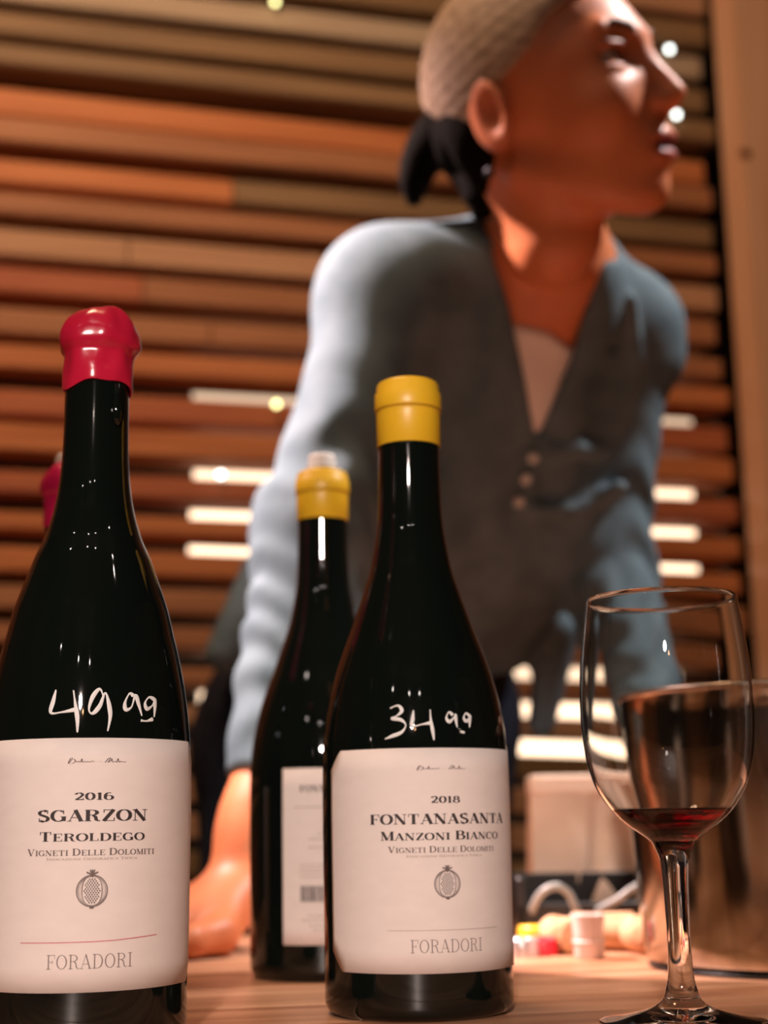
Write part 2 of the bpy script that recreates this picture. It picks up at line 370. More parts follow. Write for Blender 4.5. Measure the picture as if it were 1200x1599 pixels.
# glyph: (width, [(points, pen)]) pen: 'a' contrast by direction, 'T' thick, 't' thin ; cap height 1
def serif(x, y, w=0.3): return ([(x - w / 2, y), (x + w / 2, y)], 't')
h = 0.035; H1 = 1 - h
G = {
 'A': (0.95, [([(0.12, 0), (0.47, 1)], 't'), ([(0.45, 1), (0.80, 0)], 'T'), ([(0.25, 0.33), (0.66, 0.33)], 't'), serif(0.12, h, .26), serif(0.80, h, .32)]),
 'B': (0.90, [([(0.22, 0), (0.22, 1)], 'T'), ([(0.05, H1), (0.45, H1)] + arc(0.45, 0.76, 0.26, 0.21, 90, -90) + [(0.22, 0.54)], 'a'), ([(0.45, 0.54)] + arc(0.47, 0.29, 0.32, 0.255, 90, -90) + [(0.05, h)], 'a')]),
 'C': (0.92, [(arc(0.49, 0.5, 0.37, 0.47, 48, 310), 'a'), ([(0.78, 0.66), (0.78, 0.98)], 't')]),
 'D': (1.0, [([(0.22, 0), (0.22, 1)], 'T'), ([(0.05, H1), (0.45, H1)] + arc(0.45, 0.5, 0.40, 0.465, 90, -90) + [(0.05, h)], 'a')]),
 'E': (0.86, [([(0.22, 0), (0.22, 1)], 'T'), ([(0.05, H1), (0.74, H1)], 't'), ([(0.05, h), (0.76, h)], 't'), ([(0.22, 0.52), (0.55, 0.52)], 't'), ([(0.73, 1), (0.73, 0.74)], 't'), ([(0.75, 0), (0.75, 0.28)], 't'), ([(0.55, 0.4), (0.55, 0.64)], 't')]),
 'F': (0.82, [([(0.22, 0), (0.22, 1)], 'T'), ([(0.05, H1), (0.74, H1)], 't'), serif(0.22, h, .38), ([(0.22, 0.50), (0.55, 0.50)], 't'), ([(0.73, 1), (0.73, 0.72)], 't'), ([(0.55, 0.38), (0.55, 0.62)], 't')]),
 'G': (1.0, [(arc(0.49, 0.5, 0.37, 0.47, 48, 320), 'a'), ([(0.78, 0.66), (0.78, 0.98)], 't'), ([(0.80, 0.05), (0.80, 0.42)], 'T'), serif(0.78, 0.42, .34)]),
 'I': (0.50, [([(0.25, 0), (0.25, 1)], 'T'), serif(0.25, h, .4), serif(0.25, H1, .4)]),
 'L': (0.82, [([(0.22, 0), (0.22, 1)], 'T'), serif(0.22, H1, .38), ([(0.05, h), (0.74, h)], 't'), ([(0.73, 0), (0.73, 0.32)], 't')]),
 'M': (1.12, [([(0.16, 0), (0.16, 1)], 't'), ([(0.18, 1), (0.54, 0.04)], 'T'), ([(0.54, 0.02), (0.90, 1)], 't'), ([(0.92, 0), (0.92, 1)], 'T'), serif(0.16, h, .28), serif(0.92, h, .36), serif(0.12, H1, .24), serif(0.96, H1, .24)]),
 'N': (1.02, [([(0.18, 0), (0.18, 1)], 't'), ([(0.18, 1), (0.82, 0.0)], 'T'), ([(0.82, 0), (0.82, 1)], 't'), serif(0.18, h, .3), serif(0.12, H1, .24), serif(0.82, H1, .32)]),
 'O': (1.0, [(arc(0.49, 0.5, 0.38, 0.47, 0, 360, 28), 'a')]),
 'P': (0.84, [([(0.22, 0), (0.22, 1)], 'T'), ([(0.05, H1), (0.45, H1)] + arc(0.45, 0.73, 0.28, 0.235, 90, -90) + [(0.22, 0.495)], 'a'), serif(0.22, h, .38)]),
 'R': (0.98, [([(0.22, 0), (0.22, 1)], 'T'), ([(0.05, H1), (0.45, H1)] + arc(0.45, 0.75, 0.28, 0.215, 90, -90) + [(0.22, 0.535)], 'a'), serif(0.22, h, .38), ([(0.48, 0.53), (0.64, 0.4), (0.70, 0.12), (0.80, 0.02), (0.93, 0.05)], 'a')]),
 'S': (0.80, [(arc(0.40, 0.74, 0.25, 0.225, 40, 180, 10) + [(0.20, 0.62), (0.40, 0.52), (0.60, 0.42)] + arc(0.41, 0.28, 0.26, 0.25, 10, -145, 12), 'S'), ([(0.64, 0.7), (0.64, 0.99)], 't'), ([(0.14, 0.01), (0.14, 0.32)], 't')]),
 'T': (0.92, [([(0.45, 0), (0.45, 1)], 'T'), ([(0.08, H1), (0.82, H1)], 't'), ([(0.10, 1), (0.10, 0.7)], 't'), ([(0.80, 1), (0.80, 0.7)], 't'), serif(0.45, h, .4)]),
 'V': (0.95, [([(0.14, 1), (0.47, 0.02)], 'T'), ([(0.47, 0.0), (0.80, 1)], 't'), serif(0.14, H1, .34), serif(0.80, H1, .28)]),
 'Z': (0.86, [([(0.72, 1), (0.14, 0)], 'T'), ([(0.14, H1), (0.76, H1)], 't'), ([(0.10, h), (0.76, h)], 't'), ([(0.15, 1), (0.15, 0.72)], 't'), ([(0.75, 0), (0.75, 0.3)], 't')]),
 '0': (0.78, [(arc(0.38, 0.5, 0.27, 0.47, 0, 360, 24), 'a')]),
 '1': (0.55, [([(0.27, 0), (0.27, 1)], 'T'), serif(0.27, h, .4), ([(0.1, 0.82), (0.27, 0.98)], 't')]),
 '2': (0.76, [(arc(0.36, 0.72, 0.24, 0.25, 170, -20, 12) + [(0.40, 0.35), (0.12, 0.05)], 'S'), ([(0.10, 0.07), (0.66, 0.07)], 'T2'), ([(0.66, 0.0), (0.66, 0.25)], 't')]),
 '6': (0.76, [(arc(0.38, 0.5, 0.27, 0.47, 60, 180, 10) + arc(0.38, 0.32, 0.27, 0.29, 180, 540, 20), 'a')]),
 '8': (0.76, [(arc(0.38, 0.75, 0.21, 0.22, 0, 360, 18), 'a'), (arc(0.38, 0.28, 0.27, 0.26, 0, 360, 20), 'a')]),
 '-': (0.4, [([(0.08, 0.45), (0.32, 0.45)], 'T2')]), ' ': (0.45, []), '.': (0.3, [([(0.12, 0.04), (0.2, 0.04)], 'T')]),
}
def ribbon(pts, wf, V, Q):
    n = len(pts); L_, R_ = [], []
    for i in range(n):
        x0, y0 = pts[max(i - 1, 0)]; x1, y1 = pts[min(i + 1, n - 1)]
        dx, dy = x1 - x0, y1 - y0; l = math.hypot(dx, dy) or 1; dx /= l; dy /= l
        ww = wf(dx, dy) / 2; x, y = pts[i]
        L_.append((x - dy * ww, y + dx * ww)); R_.append((x + dy * ww, y - dx * ww))
    b = len(V)
    for p_, q_ in zip(L_, R_): V.append(p_); V.append(q_)
    for i in range(n - 1): Q.append((b + 2 * i, b + 2 * i + 1, b + 2 * i + 3, b + 2 * i + 2))

def text2d(s, width, height, small=None, thick=0.20, thin=0.055, narrow=1.0):
    """centred text: 2-D verts, quads. small: relative height of letters after a word's first"""
    V, Q = [], []; x = 0.0; first = True
    for ch in s:
        k = 1.0 if (small is None or first) else small
        wd, strokes = G[ch.upper()]
        for pts, pen in strokes:
            def wf(dx, dy, pen=pen):
                if pen == 'T': return thick
                if pen == 't': return thin
                if pen == 'T2': return (thick + thin) * .45
                if pen == 'S': return thin + (thick - thin) * (abs(dy) if dx * dy > 0 else max(abs(dy), 0.75)) ** 1.4 if True else 0
                return thin + (thick - thin) * abs(dy) ** 1.6
            V2, Q2 = [], []; ribbon(pts, wf, V2, Q2); b = len(V)
            V += [(x + px * k * 1.0, py * k) for px, py in V2]; Q += [tuple(b + i for i in q) for q in Q2]
        x += wd * k; first = (ch == ' ') if ch == ' ' else False
    sx = width / x
    return [((px - x / 2) * sx, (py - 0.5) * height) for px, py in V], Q

def split_long(V, Q, step):
    """cut quads that are long across u so they bend with the bottle"""
    V = list(V); out = []
    for q in Q:
        us = [V[i][0] for i in q]; n = int((max(us) - min(us)) / step) + 1
        if n <= 1: out.append(q); continue
        a, b, c, d = [np.array(V[i]) for i in q]
        # decide the long direction
        if np.linalg.norm(d - a) >= np.linalg.norm(b - a): e0, e1, f0, f1 = a, d, b, c
        else: e0, e1, f0, f1 = a, b, d, c
        base = len(V)
        for i in range(n + 1):
            t = i / n; V.append(tuple(e0 + (e1 - e0) * t)); V.append(tuple(f0 + (f1 - f0) * t))
        for i in range(n): out.append((base + 2 * i, base + 2 * i + 1, base + 2 * i + 3, base + 2 * i + 2))
    return V, out

CUR = {'p': [(0, 0.04), (1, 0.04)]}
def prof_r(z):
    return float(np.interp(z, [q[0] for q in CUR['p']], [q[1] for q in CUR['p']]))

def wrap(name, V, Q, r, phi0, z0, m, parent, lift=0.0002, **k):
    """place 2-D (u, v) shapes on a cylinder of radius r; phi0 is the direction the middle faces (0 = -y)"""
    V, Q = split_long(V, Q, 0.003)
    vs = []
    for u, v in V:
        rr = prof_r(z0 + v) + lift + 0.00035; vs.append((rr * math.sin(phi0 + u / r), -rr * math.cos(phi0 + u / r), z0 + v))
    used = sorted({i for q in Q for i in q}); mp = {j: i for i, j in enumerate(used)}
    return mesh_obj(name, [vs[i] for i in used], [tuple(mp[i] for i in q) for q in Q], m, parent, **k)

def emblem(parent, r, phi, z, s):
    """line-drawn pomegranate: ring, seeded heart, crown and foot"""
    V, Q = [], []
    ribbon(arc(0, 0, 0.50, 0.50, 0, 360, 36), lambda a, b: 0.035, V, Q)
    ribbon(arc(0, 0, 0.455, 0.465, 0, 360, 36), lambda a, b: 0.014, V, Q)
    for sgn in (-1, 1):
        ribbon([(sgn * (0.12 + 0.20 * math.sin(R(t))), 0.44 * math.cos(R(t))) for t in range(0, 181, 12)], lambda a, b: 0.02, V, Q)
        for k in range(3):
            ribbon([(sgn * (0.20 + 0.05 * k + 0.14 * math.sin(R(t))), (0.40 - .05 * k) * math.cos(R(t))) for t in range(20, 161, 14)], lambda a, b: 0.009, V, Q)
    ribbon([(0, 0.44), (0, 0.68)], lambda a, b: 0.07, V, Q)
    for sgn in (-1, 1):
        ribbon([(0, 0.48), (sgn * 0.09, 0.56), (sgn * 0.19, 0.60)], lambda a, b: 0.05, V, Q)
        ribbon([(0, 0.50), (sgn * 0.05, 0.60), (sgn * 0.08, 0.68)], lambda a, b: 0.04, V, Q)
    ribbon([(-0.07, -0.53), (0.07, -0.53)], lambda a, b: 0.07, V, Q)
    e = wrap('emblem', [(x * s, y * s) for x, y in V], Q, r, phi, z, M['ink_grey'], parent)
    V, Q = [], []
    for iy in range(-6, 7):
        for ix in range(-3, 4):
            x = ix * 0.085 + (0.0425 if iy % 2 else 0); y = iy * 0.062
            if abs(x) < 0.10 + 0.18 * math.sqrt(max(0, 1 - (y / 0.42) ** 2)) - 0.02:
                b = len(V); d = 0.027
                V += [(x, y - d * 1.2), (x + d, y), (x, y + d * 1.2), (x - d, y)]; Q.append((b, b + 1, b + 2, b + 3))
    wrap('seeds', [(x * s, y * s) for x, y in V], Q, r, phi, z, M['ink'], e, kind='stuff')
    return e

def signature(parent, r, phi, z, width):
    pts = []
    random.seed(7)
    word = [(0, .1), (.05, .9), (.1, .95), (.03, .2), (.0, .05), (.1, .0), (.17, .45), (.13, .8), (.2, .25), (.24, .45), (.28, .2), (.32, .85), (.33, .2), (.38, .4), (.42, .2), (.46, .4), (.5, .2), (.56, .45), (.6, .25)]
    w2 = [(.72, .35), (.78, .35)]
    w3 = [(.86, .15), (.94, .9), (.99, .95), (.93, .2), (1.0, .5), (1.02, .85), (1.04, .2), (1.1, .4), (1.14, .2), (1.17, .9), (1.2, .2), (1.25, .42), (1.3, .2), (1.36, .35)]
    V, Q = [], []
    for wd in (word, w2, w3):
        c = catmull([(x, y) for x, y in wd], 5) if len(wd) > 2 else wd
        ribbon([(x - 0.68, y - 0.4) for x, y in c], lambda a, b: 0.022, V, Q)
    s = width / 1.36
    return wrap('signature', [(x * s, y * s * 0.13) for x, y in V], Q, r, phi, z, M['ink_grey'], parent)

def label_patch(name, r, phi0, z0, z1, half, ch, m, parent, lift=0.00012, bend=0.0):
    """curved paper with cut corners; half width in metres of arc"""
    n, nz = 60, 10; vs, fs = [], []
    for side in (0, 1):
        for i in range(n + 1):
            u = -half + 2 * half * i / n
            e = max(0.0, ch[0] - (half - abs(u))) / ch[0] * ch[1] if ch else 0
            for k in range(nz + 1):
                z = z0 + e + (z1 - z0 - 2 * e) * k / nz; rr = prof_r(z) + (lift if side == 0 else -0.0001)
                a = phi0 + u / r; vs.append((rr * math.sin(a), -rr * math.cos(a), z))
    m_ = nz + 1; S = (n + 1) * m_
    for i in range(n):
        for k in range(nz):
            b = i * m_ + k; fs.append((b, b + m_, b + m_ + 1, b + 1)); fs.append((S + b, S + b + 1, S + b + m_ + 1, S + b + m_))
        b = i * m_; fs.append((b, S + b, S + b + m_, b + m_)); b += nz; fs.append((b, b + m_, S + b + m_, S + b))
    for k in range(nz):
        fs.append((k, k + 1, S + k + 1, S + k)); b = n * m_ + k; fs.append((b, S + b, S + b + 1, b + 1))
    return mesh_obj(name, vs, fs, m, parent, True)

# ------------------------------------------------------------------ bottles
def axis_profile(base, px_axis, rows):
    """rows of (photo y, half width) -> (height above base, radius) for an upright body standing at base"""
    out = []
    for y, hw in rows:
        lo, hi = -0.05, 0.6
        for _ in range(50):
            m_ = (lo + hi) / 2
            v = np.array([base[0], base[1], TZ + m_]) - CAM; D = v @ _f; py = 799.5 - F * (v @ _u) / D
            if py > y: lo = m_
            else: hi = m_
        out.append((m_, hw * D / F))
    return out

def ray_on_lathe(base, prof, px, py):
    """point of a lathed body seen at (px, py)"""
    zs = [p[0] for p in prof]; rs_ = [p[1] for p in prof]
    d = P(px, py, 1.0) - CAM; d /= np.linalg.norm(d)
    t0 = np.linalg.norm((base - CAM)[:2]) - 0.055
    for i in range(1200):
        t = t0 + i * 0.0001; q = CAM + d * t; z = q[2] - TZ
        if math.hypot(q[0] - base[0], q[1] - base[1]) <= np.interp(z, zs, rs_):
            n = np.array([q[0] - base[0], q[1] - base[1], 0]); n /= np.linalg.norm(n) + 1e-9
            return q + n * 0.0004
    return None

def marker(name, base, prof, strokes, wpx, parent, m):
    """hand written strokes given in photo pixels, laid on the glass as raised paint"""
    vs, fs = [], []; loc = np.array([base[0], base[1], TZ])
    for st_ in strokes:
        pts = catmull(st_, 6) if len(st_) > 2 else st_
        q3 = [ray_on_lathe(base, prof, x, y) for x, y in pts]
        q3 = [q - loc for q in q3 if q is not None]
        n = len(q3); b = len(vs)
        for i in range(n):
            t = q3[min(i + 1, n - 1)] - q3[max(i - 1, 0)]; t /= np.linalg.norm(t) + 1e-9
            nn = np.array([q3[i][0], q3[i][1], 0]); nn /= np.linalg.norm(nn); s = np.cross(t, nn)
            w_ = wpx * (0.75 + 0.35 * math.sin(i * 0.37 + len(st_))) * np.linalg.norm(q3[i] + loc - CAM) / F / 2
            if i in (0, n - 1): w_ *= 0.7
            vs += [q3[i] - s * w_, q3[i] + nn * 0.0003, q3[i] + s * w_]
        for i in range(n - 1):
            c = b + 3 * i; fs += [(c, c + 1, c + 4, c + 3), (c + 1, c + 2, c + 5, c + 4)]
    return mesh_obj(name, vs, fs, m, parent, True)

def bottle_glass(name, prof, parent, m, ztop):
    """prof: (z, r) from the base up; full thickness glass body with a punt"""
    pts = [(p[1], p[0]) for p in prof]
    punt = [(0.0005, 0.028), (0.012, 0.022), (0.022, 0.009), (0.030, 0.0015), (prof[0][1] - 0.002, 0.0)]
    vs, fs = lathe(punt + pts + [(prof[-1][1] * 0.55, ztop), (0.0005, ztop)], 112)
    return mesh_obj(name, vs, fs, m, parent, True)

def smooth_prof(p, n=8):
    return [(float(a), float(b)) for a, b in catmull(p, n)]

# centre bottle
bC = TP(656, 0.677)
rowsC = [(1560, 146), (1500, 147), (1400, 146.5), (1250, 145.5), (1170, 143), (1130, 138.5), (1095, 132), (1059, 123), (1023, 111), (988, 97.5), (950, 84), (920, 73.5), (890, 64), (855, 57), (820, 51.5), (780, 49), (740, 48), (700, 47.3)]
profC = axis_profile(bC, 656, rowsC)
rB = profC[1][1]
profC = [(0.0, rB * 0.90), (0.0015, rB * 0.955), (0.004, rB * 0.988), (0.008, rB)] + profC
profC = [p for i, p in enumerate(profC) if i < 4 or p[0] > 0.012]
PC = smooth_prof(profC, 6)
zn = PC[-1][0]; rn = PC[-1][1]

def foil(parent, z0, r0, h, top=True):
    """yellow capsule: skirt, stepped ring and rounded crown"""
    p = [(r0 + 0.0004, z0), (r0 + 0.0007, z0 + 0.0003), (r0 + 0.0009, z0 + h * 0.46), (r0 + 0.0010, z0 + h * 0.52),
         (r0 + 0.0015, z0 + h * 0.55), (r0 + 0.0017, z0 + h * 0.58), (r0 + 0.0015, z0 + h * 0.80), (r0 + 0.0006, z0 + h * 0.83), (r0 + 0.0005, z0 + h * 0.92),
         (r0 - 0.0002, z0 + h * 0.955), (r0 - 0.002, z0 + h * 0.985)]
    if top: p += [(r0 - 0.005, z0 + h), (0.0003, z0 + h)]
    else: p += [(r0 - 0.0036, z0 + h * 0.99), (r0 - 0.0045, z0 + h * 0.975), (r0 - 0.0045, z0 + h * 0.6)]
    vs, fs = lathe(p, 80)
    f_ = mesh_obj('foil_capsule', vs, fs, M['foil'], parent, True)
    vs, fs = lathe([(r0 + 0.0011, z0 + h * 0.522), (r0 + 0.00135, z0 + h * 0.53), (r0 + 0.0016, z0 + h * 0.545)], 80)
    mesh_obj('crease', vs, fs, M['foil_line'], f_, True)
    return f_

def facing(base, extra=0.0):
    d = CAM - base; return math.atan2(d[0], -d[1]) + extra   # phi of the camera direction; 0 = -y

def ztop_of(base, y, zref=None):
    return axis_profile(base, 0, [(y, 1)])[0][0]

def front_label(parent, base, r, phi, z0, z1, half, lines, sc, red):
    lab = label_patch('front_label', r, phi, z0, z1, half, (0.0075, 0.0085), M['paper'], parent, 0.00035)
    r2 = r + 0.00035
    for s, wd, hh, z, small, th, tn, mk in lines:
        V, Q = text2d(s, wd, hh, small, th, tn)
        wrap('lettering', V, Q, r2, phi, z, M[mk], lab, 0.00008)
    return lab

CUR['p'] = PC
cb = empty('wine_bottle', (bC[0], bC[1], TZ), label='dark wine bottle with yellow foil capsule, white label and 34 99 price', cat='bottle')
bottle_glass('glass_body', PC, cb, M['glass_dark'], zn + 0.02)
hF = ztop_of(bC, 597) - zn
foil(cb, zn, rn, hF)
def zl(base, y, r):       # height at which the front of a body of radius r is seen at photo y
    b2 = base - np.array([0, r, 0]); return axis_profile(b2, 0, [(y, 1)])[0][0]
phiC = facing(bC)
r = rB
zt, zb_ = zl(bC, 1168, r), zl(bC, 1521, r)
dC = R(17.5)
L_C = [('2018', 0.0138, zl(bC, 1244, r) - zl(bC, 1254.5, r), zl(bC, 1249, r), None, 0.22, 0.07, 'ink'),
       ('FONTANASANTA', 0.0690, zl(bC, 1271, r) - zl(bC, 1287, r), zl(bC, 1279, r), None, 0.24, 0.06, 'ink'),
       ('MANZONI BIANCO', 0.0590, zl(bC, 1298, r) - zl(bC, 1312, r), zl(bC, 1305, r), 0.80, 0.22, 0.065, 'ink'),
       ('VIGNETI DELLE DOLOMITI', 0.0520, zl(bC, 1321, r) - zl(bC, 1331, r), zl(bC, 1326.5, r), 0.80, 0.20, 0.07, 'ink_grey'),
       ('INDICAZIONE GEOGRAFICA TIPICA', 0.0360, 0.0010, zl(bC, 1337, r), 0.8, 0.2, 0.1, 'ink_light'),
       ('FORADORI', 0.0340, zl(bC, 1467, r) - zl(bC, 1488, r), zl(bC, 1478, r), None, 0.09, 0.035, 'ink_grey')]
labC = front_label(cb, bC, r, phiC + dC, zb_, zt, 0.0595, L_C, 1.0, False)
r2 = r + 0.00035
emblem(labC, r2, phiC + dC, zl(bC, 1381, r), (zl(bC, 1360, r) - zl(bC, 1403, r)))
signature(labC, r2, phiC + dC - 0.03, zl(bC, 1200, r), 0.0225)
V, Q = [], []; ribbon([(-0.027, 0), (0.027, 0)], lambda a, b: 0.00018, V, Q)
wrap('rule_line', V, Q, r2, phiC + dC, zl(bC, 1453, r), M['ink_light'], labC)
S34 = [[(610, 1106), (622, 1102), (628, 1110), (620, 1118), (612, 1122), (626, 1124), (634, 1132), (628, 1143), (612, 1150), (602, 1154)],
       [(646, 1109), (645, 1122), (644, 1134), (660, 1131), (672, 1129)], [(672, 1108), (673, 1124), (676, 1142), (678, 1156)],
       [(707, 1117), (701, 1112), (697, 1121), (702, 1127), (709, 1120), (711, 1116), (712, 1126), (714, 1136)],
       [(733, 1118), (727, 1114), (724, 1121), (728, 1126), (734, 1120), (734, 1118), (733, 1128), (733, 1136)], [(718, 1142), (725, 1144)]]
pm = marker('price_marking', bC, PC, S34, 5.2, cb, M['paint'])

# left bottle, sealed with red wax
bL = TP(126, 0.605)
rowsL = [(1600, 162), (1500, 162.5), (1400, 162), (1250, 161), (1170, 158.5), (1133, 155.5), (1095, 150.5), (1061, 144.5), (1020, 135.5), (994, 128.5), (958, 119.5), (935, 112), (900, 99), (872, 88.5), (845, 76), (815, 66), (790, 60), (760, 55), (720, 51.5), (680, 50), (640, 49.5), (595, 49)]
profL = axis_profile(bL, 126, rowsL); rL = profL[1][1]
profL = [(0.0, rL * 0.90), (0.0015, rL * 0.955), (0.004, rL * 0.988), (0.008, rL)] + [p for p in profL if p[0] > 0.012]
PL = smooth_prof(profL, 6)
CUR['p'] = PL
lb_ = empty('wine_bottle', (bL[0], bL[1], TZ), label='dark wine bottle sealed with red wax, 49 99 handwritten on its shoulder', cat='bottle')
bottle_glass('glass_body', PL, lb_, M['glass_dark'], PL[-1][0] + 0.01)
phiL = facing(bL)
def wax(parent, base, z0, r0, k, m, seed, top=True, z1=None):
    Hh = z1 - z0
    p = [(r0 + 0.0003, z0 - 0.004), (r0 + 0.0012, z0 - 0.0045), (r0 + 0.0014, z0), (r0 + 0.0012, z0 + Hh * 0.24), (r0 + 0.0014, z0 + Hh * 0.34), (r0 + 0.0030, z0 + Hh * 0.42), (r0 + 0.0038, z0 + Hh * 0.50),
         (r0 + 0.0035, z0 + Hh * 0.62), (r0 + 0.0022, z0 + Hh * 0.72), (r0 + 0.0008, z0 + Hh * 0.80), (r0 - 0.0015, z0 + Hh * 0.88), (r0 - 0.0045, z0 + Hh * 0.95), (r0 - 0.0085, z0 + Hh * 0.99), (0.0004, z0 + Hh)]
    p = [(float(a), float(b)) for a, b in catmull(p, 5)]
    rr = random.Random(seed); ph = [rr.uniform(0, 6.28) for _ in range(6)]
    def rf(r_, z, a):
        t = (z - z0) / Hh
        if r_ < 0.001: return r_
        d = 0.0005 * math.sin(3 * a + ph[0]) + 0.0004 * math.sin(5 * a + ph[1] + 6 * t) + 0.00025 * math.sin(9 * a + ph[2] - 5 * t)
        d += 0.0017 * math.exp(-((a - R(-8)) % (2 * math.pi) if (a - R(-8)) % (2 * math.pi) < math.pi else 2 * math.pi - (a - R(-8)) % (2 * math.pi)) ** 2 / 0.08) * math.exp(-((t - 0.42) / 0.10) ** 2)
        return r_ + d * k * (1 if t > 0.05 else 0.5)
    vs, fs = lathe(p, 96, rfun=rf)
    # wavy lower hem and a slumped crown
    out = []
    for (x, y, z) in vs:
        a = math.atan2(y, x); t = (z - z0) / Hh
        if t < 0.2: z += (0.0016 * math.sin(a * 2 + 0.6 + seed) + 0.0006 * math.sin(a * 5 + ph[3])) * (1 - max(t, 0) / 0.2)
        if t > 0.7: z += (0.0016 * math.sin(a + 1.9) * min(1, math.hypot(x, y) / 0.008) - 0.0006 * math.sin(3 * a)) * (t - 0.7) / 0.3
        out.append((x, y, z))
    return mesh_obj('wax_seal', out, fs, m, parent, True)
zw = PL[-1][0]
wax(lb_, bL, zw, PL[-1][1], 1.0, M['wax'], 3, z1=ztop_of(bL, 486))
# hardened black drip under the wax
dq = [ray_on_lathe(bL, PL, 181, y) for y in (600, 618, 636, 652, 664)]
dq = [q for q in dq if q is not None]
if len(dq) > 2:
    tube('wax_drip', [q - np.array([bL[0], bL[1], TZ]) for q in dq], [0.0014, 0.0017, 0.0022, 0.0024, 0.0010][:len(dq)], M['glass_dark'], lb_)
r = rL
L_L = [('2016', 0.0155, zl(bL, 1238.5, r) - zl(bL, 1250, r), zl(bL, 1244, r), None, 0.22, 0.07, 'ink'),
       ('SGARZON', 0.0445, zl(bL, 1265, r) - zl(bL, 1283, r), zl(bL, 1274, r), None, 0.24, 0.06, 'ink'),
       ('TEROLDEGO', 0.0425, zl(bL, 1299, r) - zl(bL, 1314, r), zl(bL, 1306.5, r), 0.82, 0.22, 0.065, 'ink'),
       ('VIGNETI DELLE DOLOMITI', 0.0520, zl(bL, 1325, r) - zl(bL, 1336, r), zl(bL, 1331, r), 0.80, 0.20, 0.07, 'ink_grey'),
       ('INDICAZIONE GEOGRAFICA TIPICA', 0.0360, 0.0010, zl(bL, 1341.5, r), 0.8, 0.2, 0.1, 'ink_light'),
       ('FORADORI', 0.0340, zl(bL, 1491, r) - zl(bL, 1514, r), zl(bL, 1502.5, r), None, 0.09, 0.035, 'ink_grey')]
dL = R(3.8)
labL = front_label(lb_, bL, r, phiL + dL, zl(bL, 1551, r), zl(bL, 1152.5, r), 0.0605, L_L, 1.0, True)
r2 = r + 0.00035
emblem(labL, r2, phiL + dL, zl(bL, 1392, r), (zl(bL, 1368, r) - zl(bL, 1417, r)))
signature(labL, r2, phiL + dL + 0.02, zl(bL, 1189, r), 0.0225)
V, Q = [], []; ribbon([(-0.028, -0.0003), (-0.006, -0.0002), (0.008, 0.0), (0.028, 0.0012)], lambda a, b: 0.00028, V, Q)
wrap('rule_line', V, Q, r2, phiL + dL, zl(bL, 1471, r), M['ink_red'], labL)
S49 = [[(88, 1077), (84, 1094), (80, 1113), (98, 1112), (118, 1108)], [(115, 1078), (118, 1100), (121, 1122), (121, 1144)],
       [(162, 1090), (156, 1076), (145, 1088), (139, 1108), (145, 1114), (156, 1102), (164, 1082), (169, 1095), (172, 1118), (168, 1142)],
       [(208, 1087), (202, 1083), (195, 1097), (196, 1108), (205, 1104), (211, 1086), (216, 1100), (221, 1118)],
       [(240, 1092), (232, 1089), (226, 1098), (229, 1107), (237, 1102), (241, 1092), (241, 1106), (240, 1120)], [(219, 1125), (228, 1126), (238, 1123)]]
marker('price_marking', bL, PL, S49, 6.2, lb_, M['paint'])

# second yellow-capped bottle behind, opened and closed with a white stopper
bB = TP(509, 0.85)
CUR['p'] = PC
sb = empty('wine_bottle', (bB[0], bB[1], TZ), label='opened yellow-foil wine bottle with white stopper, narrow back label facing forward', cat='bottle')
bottle_glass('glass_body', PC, sb, M['glass_dark'], zn + 0.02)
foil(sb, zn, rn, hF * 0.93, top=False)
vs, fs = lathe([(rn - 0.0046, zn + hF * 0.6), (rn - 0.0046, zn + hF * 0.965), (rn - 0.0056, zn + hF * 0.97), (rn - 0.0056, zn + hF * 0.6)], 48)
mesh_obj('bottle_mouth', vs, fs, M['black'], sb, True)
zs_ = zn + hF * 0.93
vs, fs = lathe([(0.0093, zn + hF * 0.5), (0.0095, zs_ + 0.0012), (0.0095, zs_ + 0.0018), (0.0088, zs_ + 0.004), (0.0085, zs_ + 0.0085), (0.0078, zs_ + 0.0100), (0.0004, zs_ + 0.0102)], 32)
mesh_obj('stopper', vs, fs, M['white'], sb, True)
phiB = facing(bB); dB = R(6.5); r = rB
zbt, zbb = zl(bB, 1199, r), zl(bB, 1476, r)
lbk = label_patch('back_label', r, phiB + dB, zbb, zbt, 0.0295, None, M['paper'], sb, 0.00035); r2 = r + 0.00035
V, Q = text2d('FONTANASANTA', 0.043, 0.0036, None, 0.22, 0.07); wrap('lettering', V, Q, r2, phiB + dB + 0.06, zl(bB, 1231, r), M['ink'], lbk)
V, Q = [], []; rr = random.Random(5)
for y, n_, a_ in [(1260, 1, 0.022), (1302, 3, 0.009), (1310, 3, 0.014), (1323, 3, 0.014), (1350, 6, 0.019), (1356, 6, 0.019), (1362, 6, 0.019), (1369, 6, 0.019), (1430, 4, 0.015), (1437, 5, 0.018), (1445, 4, 0.014), (1452, 3, 0.012)]:
    z = zl(bB, y, r) - zbb; x = -a_
    while x < a_:
        l = rr.uniform(0.0012, 0.003); ribbon([(x, z), (min(x + l, a_), z)], lambda a, b: 0.00055, V, Q); x += l + 0.0006
wrap('small_print', V, Q, r2, phiB + dB, zbb, M['ink_light'], lbk, kind='stuff')
V, Q = [], []; x = -0.0185
zc0, zc1 = zl(bB, 1408, r) - zbb, zl(bB, 1383, r) - zbb
while x < 0.0185:
    l = rr.choice([0.0003, 0.0005, 0.0008]); b = len(V)
    V += [(x, zc0), (x + l, zc0), (x + l, zc1), (x, zc1)]; Q.append((b, b + 1, b + 2, b + 3)); x += l + rr.choice([0.0003, 0.0005])
wrap('barcode', V, Q, r2, phiB + dB, zbb, M['ink'], lbk)

